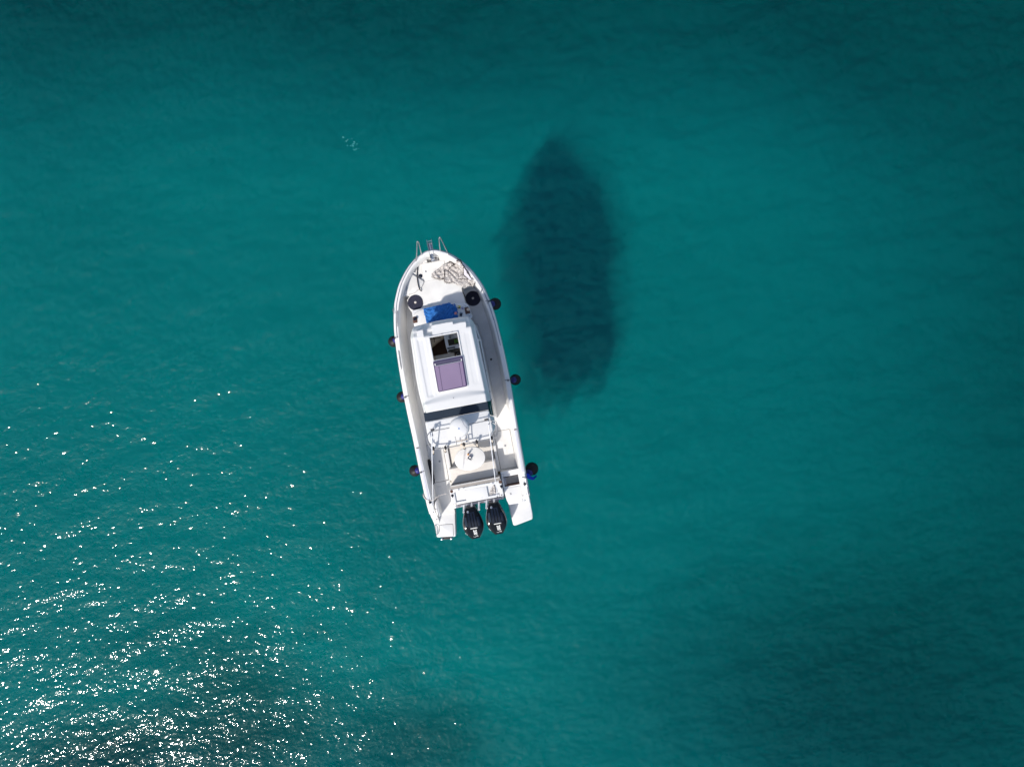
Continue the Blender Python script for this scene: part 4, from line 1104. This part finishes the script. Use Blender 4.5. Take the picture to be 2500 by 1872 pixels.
def blc(x, y):
    w_ = .012+.010*math.sin(x*140)*math.sin(y*120)
    for k, l in enumerate(FRl):
        if linedist(x, y, l) < w_*(.8 if k in (4, 6, 7) else 1): return 'fringe'
    if inpoly(x, y, LIN): return 'lining'
    return 'body'
bl = sheet(BL, .0125, blz, blc)
bb = (.45, 3.4, FD)
t = thing('blanket', 'crumpled black and white mandala print blanket with dark fringe on the bow', 'blanket', bb)
for nm, mm in (('body', 'mandala'), ('fringe', 'fringe'), ('lining', 'lining')):
    o = part({'body': 'cloth', 'fringe': 'fringe', 'lining': 'lining'}[nm], bl[nm], mm, t, bb, 80)
    md = o.modifiers.new('thick', 'SOLIDIFY'); md.thickness = .012
# tassels of the fringe
TV = []
for l in (FRl[0], FRl[2]):
    for i in range(len(l)-1):
        a, b = Vector(l[i]), Vector(l[i+1]); n_ = max(2, int((b-a).length/.022))
        for k in range(n_):
            p = a.lerp(b, k/n_); d = Vector(((b-a).y, -(b-a).x)).normalized()*(1 if l is FRl[0] else -1)
            q = p+d*random.uniform(.02, .04)+Vector((random.uniform(-.008, .008), 0)); z = deckz(p.x, p.y)+.04
            TV.append(tube_vf([(p.x, p.y, z), ((p.x+q.x)/2, (p.y+q.y)/2, z-.01), (q.x, q.y, z-.025)], [.005, .006, .003], 5))
part('tassels', merge(TV), 'fringe', t, bb, 60)

# towel on the bow bench
TW = [(-.520, 2.605), (-.25, 2.605), (.262, 2.628), (.285, 2.575), (.392, 2.562), (.43, 2.40), (.405, 2.06), (-.50, 2.06), (-.51, 2.25)]
def twz(x, y):
    lay = .022*(y < 2.525)*(x > -.50)+.02*(x < .30)*(y < 2.575)
    return 1.212+lay+.006*math.sin(x*38+y*9)+.006*math.sin(y*55+3*math.sin(x*14))+.005*math.sin((x-y)*70)
tws = sheet(TW, .012, twz, lambda x, y: 0)[0]
o = solo('beach_towel', tws, 'towel_blue', (-.05, 2.35, 1.205), 'folded blue beach towel lying on the bow bench before the windscreen', 'towel', smooth=60)
md = o.modifiers.new('thick', 'SOLIDIFY'); md.thickness = .02

# flat rope coils
def coil(cx, cy, z, label):
    b = (cx, cy, z); t = thing('rope_coil', label, 'rope coil', b, 'flat rope coils')
    P_ = []
    for k in range(0, 11*20):
        a = 2*math.pi*k/20; r_ = .038+.0168*k/20
        P_.append((cx+r_*math.cos(a), cy+r_*math.sin(a), z+.013))
    part('coiled_rope', tube_vf(P_, .0105, 6), 'rope_navy', t, b, 60)
    part('backing', lathe_vf([(.218, .0), (.222, .006), (.216, .012), (.001, .012)], 40, b), 'black_rubber', t, b)
    part('rope_end', lathe_vf([(.034, 0), (.036, .02), (.030, .034), (.014, .04), (.002, .041)], 14, (cx+.002, cy+.004, z)), 'rope_white', t, b)
    return t
coil(-.735, 2.835, FD, 'flat navy rope coil lying in the sun on the port side')
c2 = coil(.905, 2.73, FL, 'flat navy rope coil lying in the shade on the starboard side')
# black strap on the port bow
solo('mooring_strap', tube_vf(smoothpoly([(-.465, 3.935, FD+.03), (-.47, 3.90, FD+.07), (-.485, 3.80, FD+.03), (-.535, 3.62, FD+.03), (-.548, 3.45, FD+.085), (-.55, 3.30, FD+.085), (-.535, 3.18, FD+.07), (-.50, 3.125, FD+.02)], 5, False), .014, 8), 'rope_black', (-.52, 3.5, FD), 'black mooring strap lying across the port bow seat', 'strap', smooth=60)
solo('mooring_rope', tube_vf(smoothpoly([(.40, 3.90, FD+.02), (.50, 3.93, FD+.03), (.60, 3.87, FD+.05), (.70, 3.78, zg(3.8)+.0), (.79, 3.72, zg(3.7)+.02), (.815, 3.63, zg(3.6)+.02)], 5, False), .013, 8), 'rope_black', (.6, 3.8, FD), 'black mooring rope on the starboard bow in front of the blanket', 'rope', smooth=60)
solo('mooring_rope', tube_vf(smoothpoly([(.675, 3.00, FD+.02), (.672, 2.90, FD+.03), (.70, 2.78, FD+.0), (.715, 2.70, .80), (.72, 2.66, FL+.05)], 5, False), .012, 8), 'rope_black', (.69, 2.85, FL), 'short black rope hanging between the blanket and the shaded coil', 'rope', smooth=60)
# white rope over the port stern gunwale
solo('mooring_rope', tube_vf(smoothpoly([(-1.535, -2.66, .86), (-1.545, -2.72, .94), (-1.50, -2.81, .99), (-1.42, -2.865, .99), (-1.34, -2.885, .98), (-1.24, -2.87, .96), (-1.16, -2.82, .95), (-1.05, -2.795, .90), (-.93, -2.795, .86), (-.90, -2.805, .84)], 5, False), [.02]*5+[.018]*20+[.011]*21, 8), 'rope_white', (-1.3, -2.82, .9), 'white rope slung over the port gunwale near the stern', 'rope', smooth=60)

# small things on the bow bench
def box_thing(name, cx, cy, z, w_, l_, h_, rot, m, label, cat, extra=None):
    c, s = math.cos(rot), math.sin(rot)
    pts = [(cx+a*c-b*s, cy+a*s+b*c) for a, b in ((-w_/2, -l_/2), (w_/2, -l_/2), (w_/2, l_/2), (-w_/2, l_/2))]
    b_ = (cx, cy, z)
    if not extra: return solo(name, slab_vf(rounded(pts, .006, 2), z, z+h_, .004), m, b_, label, cat)
    t = thing(name, label, cat, b_)
    part('body', slab_vf(rounded(pts, .008, 2), z, z+h_, .004), m, t, b_)
    for nm, x0, y0, x1, y1, mm in extra:
        q = [(cx+a*c-b*s, cy+a*s+b*c) for a, b in ((x0, y0), (x1, y0), (x1, y1), (x0, y1))]
        part(nm, slab_vf(q, z+h_-.002, z+h_+.002, 0), mm, t, b_)
    return t
BZ = 1.2005
box_thing('snack_packet', .495, 2.450, BZ, .085, .075, .03, R(-18), 'yellow_pack', 'small yellow packet with dark print on the bow bench', 'packet', [('print', -.04, -.034, .04, -.008, 'engine_panel'), ('label', -.038, -.007, .0, .01, 'letter_white')])
box_thing('snack_packet', .585, 2.40, BZ, .048, .062, .03, R(5), 'purple_pack', 'small purple packet beside the yellow packet', 'packet', [('label', -.016, -.012, .016, .012, 'lining')])
box_thing('phone', .515, 2.238, BZ, .075, .125, .012, R(-22), 'phone_back', 'dark phone lying on the bow bench beside the blue towel', 'phone', [('screen', -.034, -.058, .034, .03, 'phone_glass')])
def pot(name, cx, cy, z, r_, h_, m, lidm, label, cat):
    b_ = (cx, cy, z); t = thing(name, label, cat, b_)
    part('body', lathe_vf([(r_*.85, 0), (r_*.98, h_*.7), (r_*.98, h_*.8)], 22, b_), m, t, b_)
    part('lid', lathe_vf([(r_, h_*.78), (r_*1.03, h_*.82), (r_*1.03, h_*.97), (r_*.94, h_), (r_*.7, h_*.985), (.001, h_*.985)], 22, b_), lidm, t, b_)
    return t
pot('tub', .372, 2.285, 1.235, .038, .05, 'pink_tub', 'pink_tub', 'small round pink tub on the corner of the blue towel', 'tub')
pot('cup', .742, 2.325, 1.215, .042, .09, 'white_cup', 'tan_lid', 'cup with tan lid on the starboard wooden tray', 'cup')
pot('cup', -.808, 2.335, 1.215, .040, .08, 'steel_dull', 'engine_panel', 'dark lidded cup on the port wooden tray', 'cup')
b_ = (.748, 2.145, 1.16)
t = thing('bowl', 'white bowl beside the starboard wooden tray at the windscreen', 'bowl', b_)
part('shell', lathe_vf([(.03, 0), (.045, .01), (.075, .045), (.07, .046), (.04, .016), (.001, .014)], 24, b_), 'white_cup', t, b_)
part('spoon', tube_vf([(.72, 2.13, 1.20), (.76, 2.15, 1.215), (.80, 2.19, 1.235)], .006, 6), 'steel_dull', t, b_)
# things on the cockpit table
TZ = 1.1505
b_ = (-.022, -1.748, TZ); t = thing('bottle', 'small red bottle with orange cap on the cockpit table', 'bottle', b_)
part('body', lathe_vf([(.024, 0), (.026, .01), (.026, .11), (.014, .145), (.012, .16)], 18, b_), 'red_bottle', t, b_)
part('cap', lathe_vf([(.015, .152), (.021, .156), (.021, .185), (.018, .19), (.001, .19)], 16, b_), 'orange_cap', t, b_)
b_ = (-.002, -1.862, TZ); t = thing('tumbler', 'round steel tumbler with two arcs of light on the cockpit table', 'tumbler', b_)
part('shell', lathe_vf([(.045, 0), (.052, .01), (.056, .085), (.048, .088), (.043, .02), (.001, .018)], 28, b_), 'steel_dull', t, b_)
part('inside', lathe_vf([(.036, .045), (.03, .05), (.001, .05)], 20, b_), 'white_cup', t, b_)
for sx, a0 in ((-1, 200), (1, 290)):  # arcs of light and shade beside the tumbler, built as tubes
    P_ = [(b_[0]+(.058+.03*math.sin(k/6*3.14))*math.cos(R(a0+k*8-24)), b_[1]+(.058+.03*math.sin(k/6*3.14))*math.sin(R(a0+k*8-24)), b_[2]+.03) for k in range(7)]
    part('light_arc', tube_vf(P_, .006, 6), 'steel_dull', t, b_)
# black bag on the port cockpit sole
V = []; F = []
spine = [(-1.262, -1.745, .02), (-1.262, -1.80, .055), (-1.262, -1.90, .068), (-1.255, -2.05, .060), (-1.245, -2.20, .052), (-1.238, -2.34, .045), (-1.25, -2.44, .04), (-1.268, -2.50, .02)]
part_ = smoothpoly([(x, y, r_) for x, y, r_ in spine], 4, False)
o = solo('bag', tube_vf([(x, y, FL+.03+.7*r_+.08) for x, y, r_ in part_], [r_*(1+.10*math.sin(i*1.9)) for i, (x, y, r_) in enumerate(part_)], 14), 'bag_black', (-1.255, -2.1, FL), 'long black bag lying along the port side of the cockpit', 'bag', smooth=60)
# patterned napkin on the starboard well of the transom unit
NP = [(.355, -2.995), (.365, -3.035), (.545, -3.020), (.585, -2.985), (.548, -2.745), (.530, -2.745)]
nz = lambda x, y: 1.05+.004*math.sin(x*60)+.004*math.sin(y*70+x*30)
ns = sheet(NP, .01, nz, lambda x, y: 'edge' if x > .545+.03*(y+2.9) and y > -3.0 else 'body')
b_ = (.48, -2.92, 1.04); t = thing('napkin', 'folded patterned cloth triangle on the stern worktop', 'cloth', b_)
for nm, mm in (('body', 'mandala'), ('edge', 'engine_panel')):
    if nm in ns:
        o = part('cloth' if nm == 'body' else 'border', ns[nm], mm, t, b_, 60); md = o.modifiers.new('thick', 'SOLIDIFY'); md.thickness = .01
tube_ = None

# pale flecks just under the surface, top left of the boat
V = []; F = []
fl = [(838, 336, 5, 3), (846, 345, 5, 2), (859, 339, 4, 1.6), (865, 347, 6, 3), (863, 352, 7, 2.2), (862, 357, 6, 3.5), (848, 356, 2.2, 4), (856, 356, 3, 3), (866, 366, 8, 2), (870, 364, 3, 3.5), (849, 341, 2, 2.5), (872, 352, 3, 1.5), (876, 363, 2, 2), (870, 355, 2, 2)]
for px, py, a, b in fl:
    s_ = (CAM_H+.12)/1733; cx, cy = (px-1250)*s_, -(py-936)*s_; o_ = len(V); rot = random.uniform(-.5, .3)
    for k in range(9):
        an = 2*math.pi*k/9; rr = random.uniform(.65, 1.2); x, y = a*.5*s_*rr*math.cos(an), b*.5*s_*rr*math.sin(an)
        V.append((cx+x*math.cos(rot)-y*math.sin(rot), cy+x*math.sin(rot)+y*math.cos(rot), -.12+random.uniform(-.01, .01)))
    F.append(tuple(range(o_, o_+9)))
o = mesh('pale_flecks', V, F, 'flecks', None, 0)
md = o.modifiers.new('thick', 'SOLIDIFY'); md.thickness = .01
tag(o, 'cluster of pale turquoise flecks in the water off the port bow', 'debris', kind='stuff')
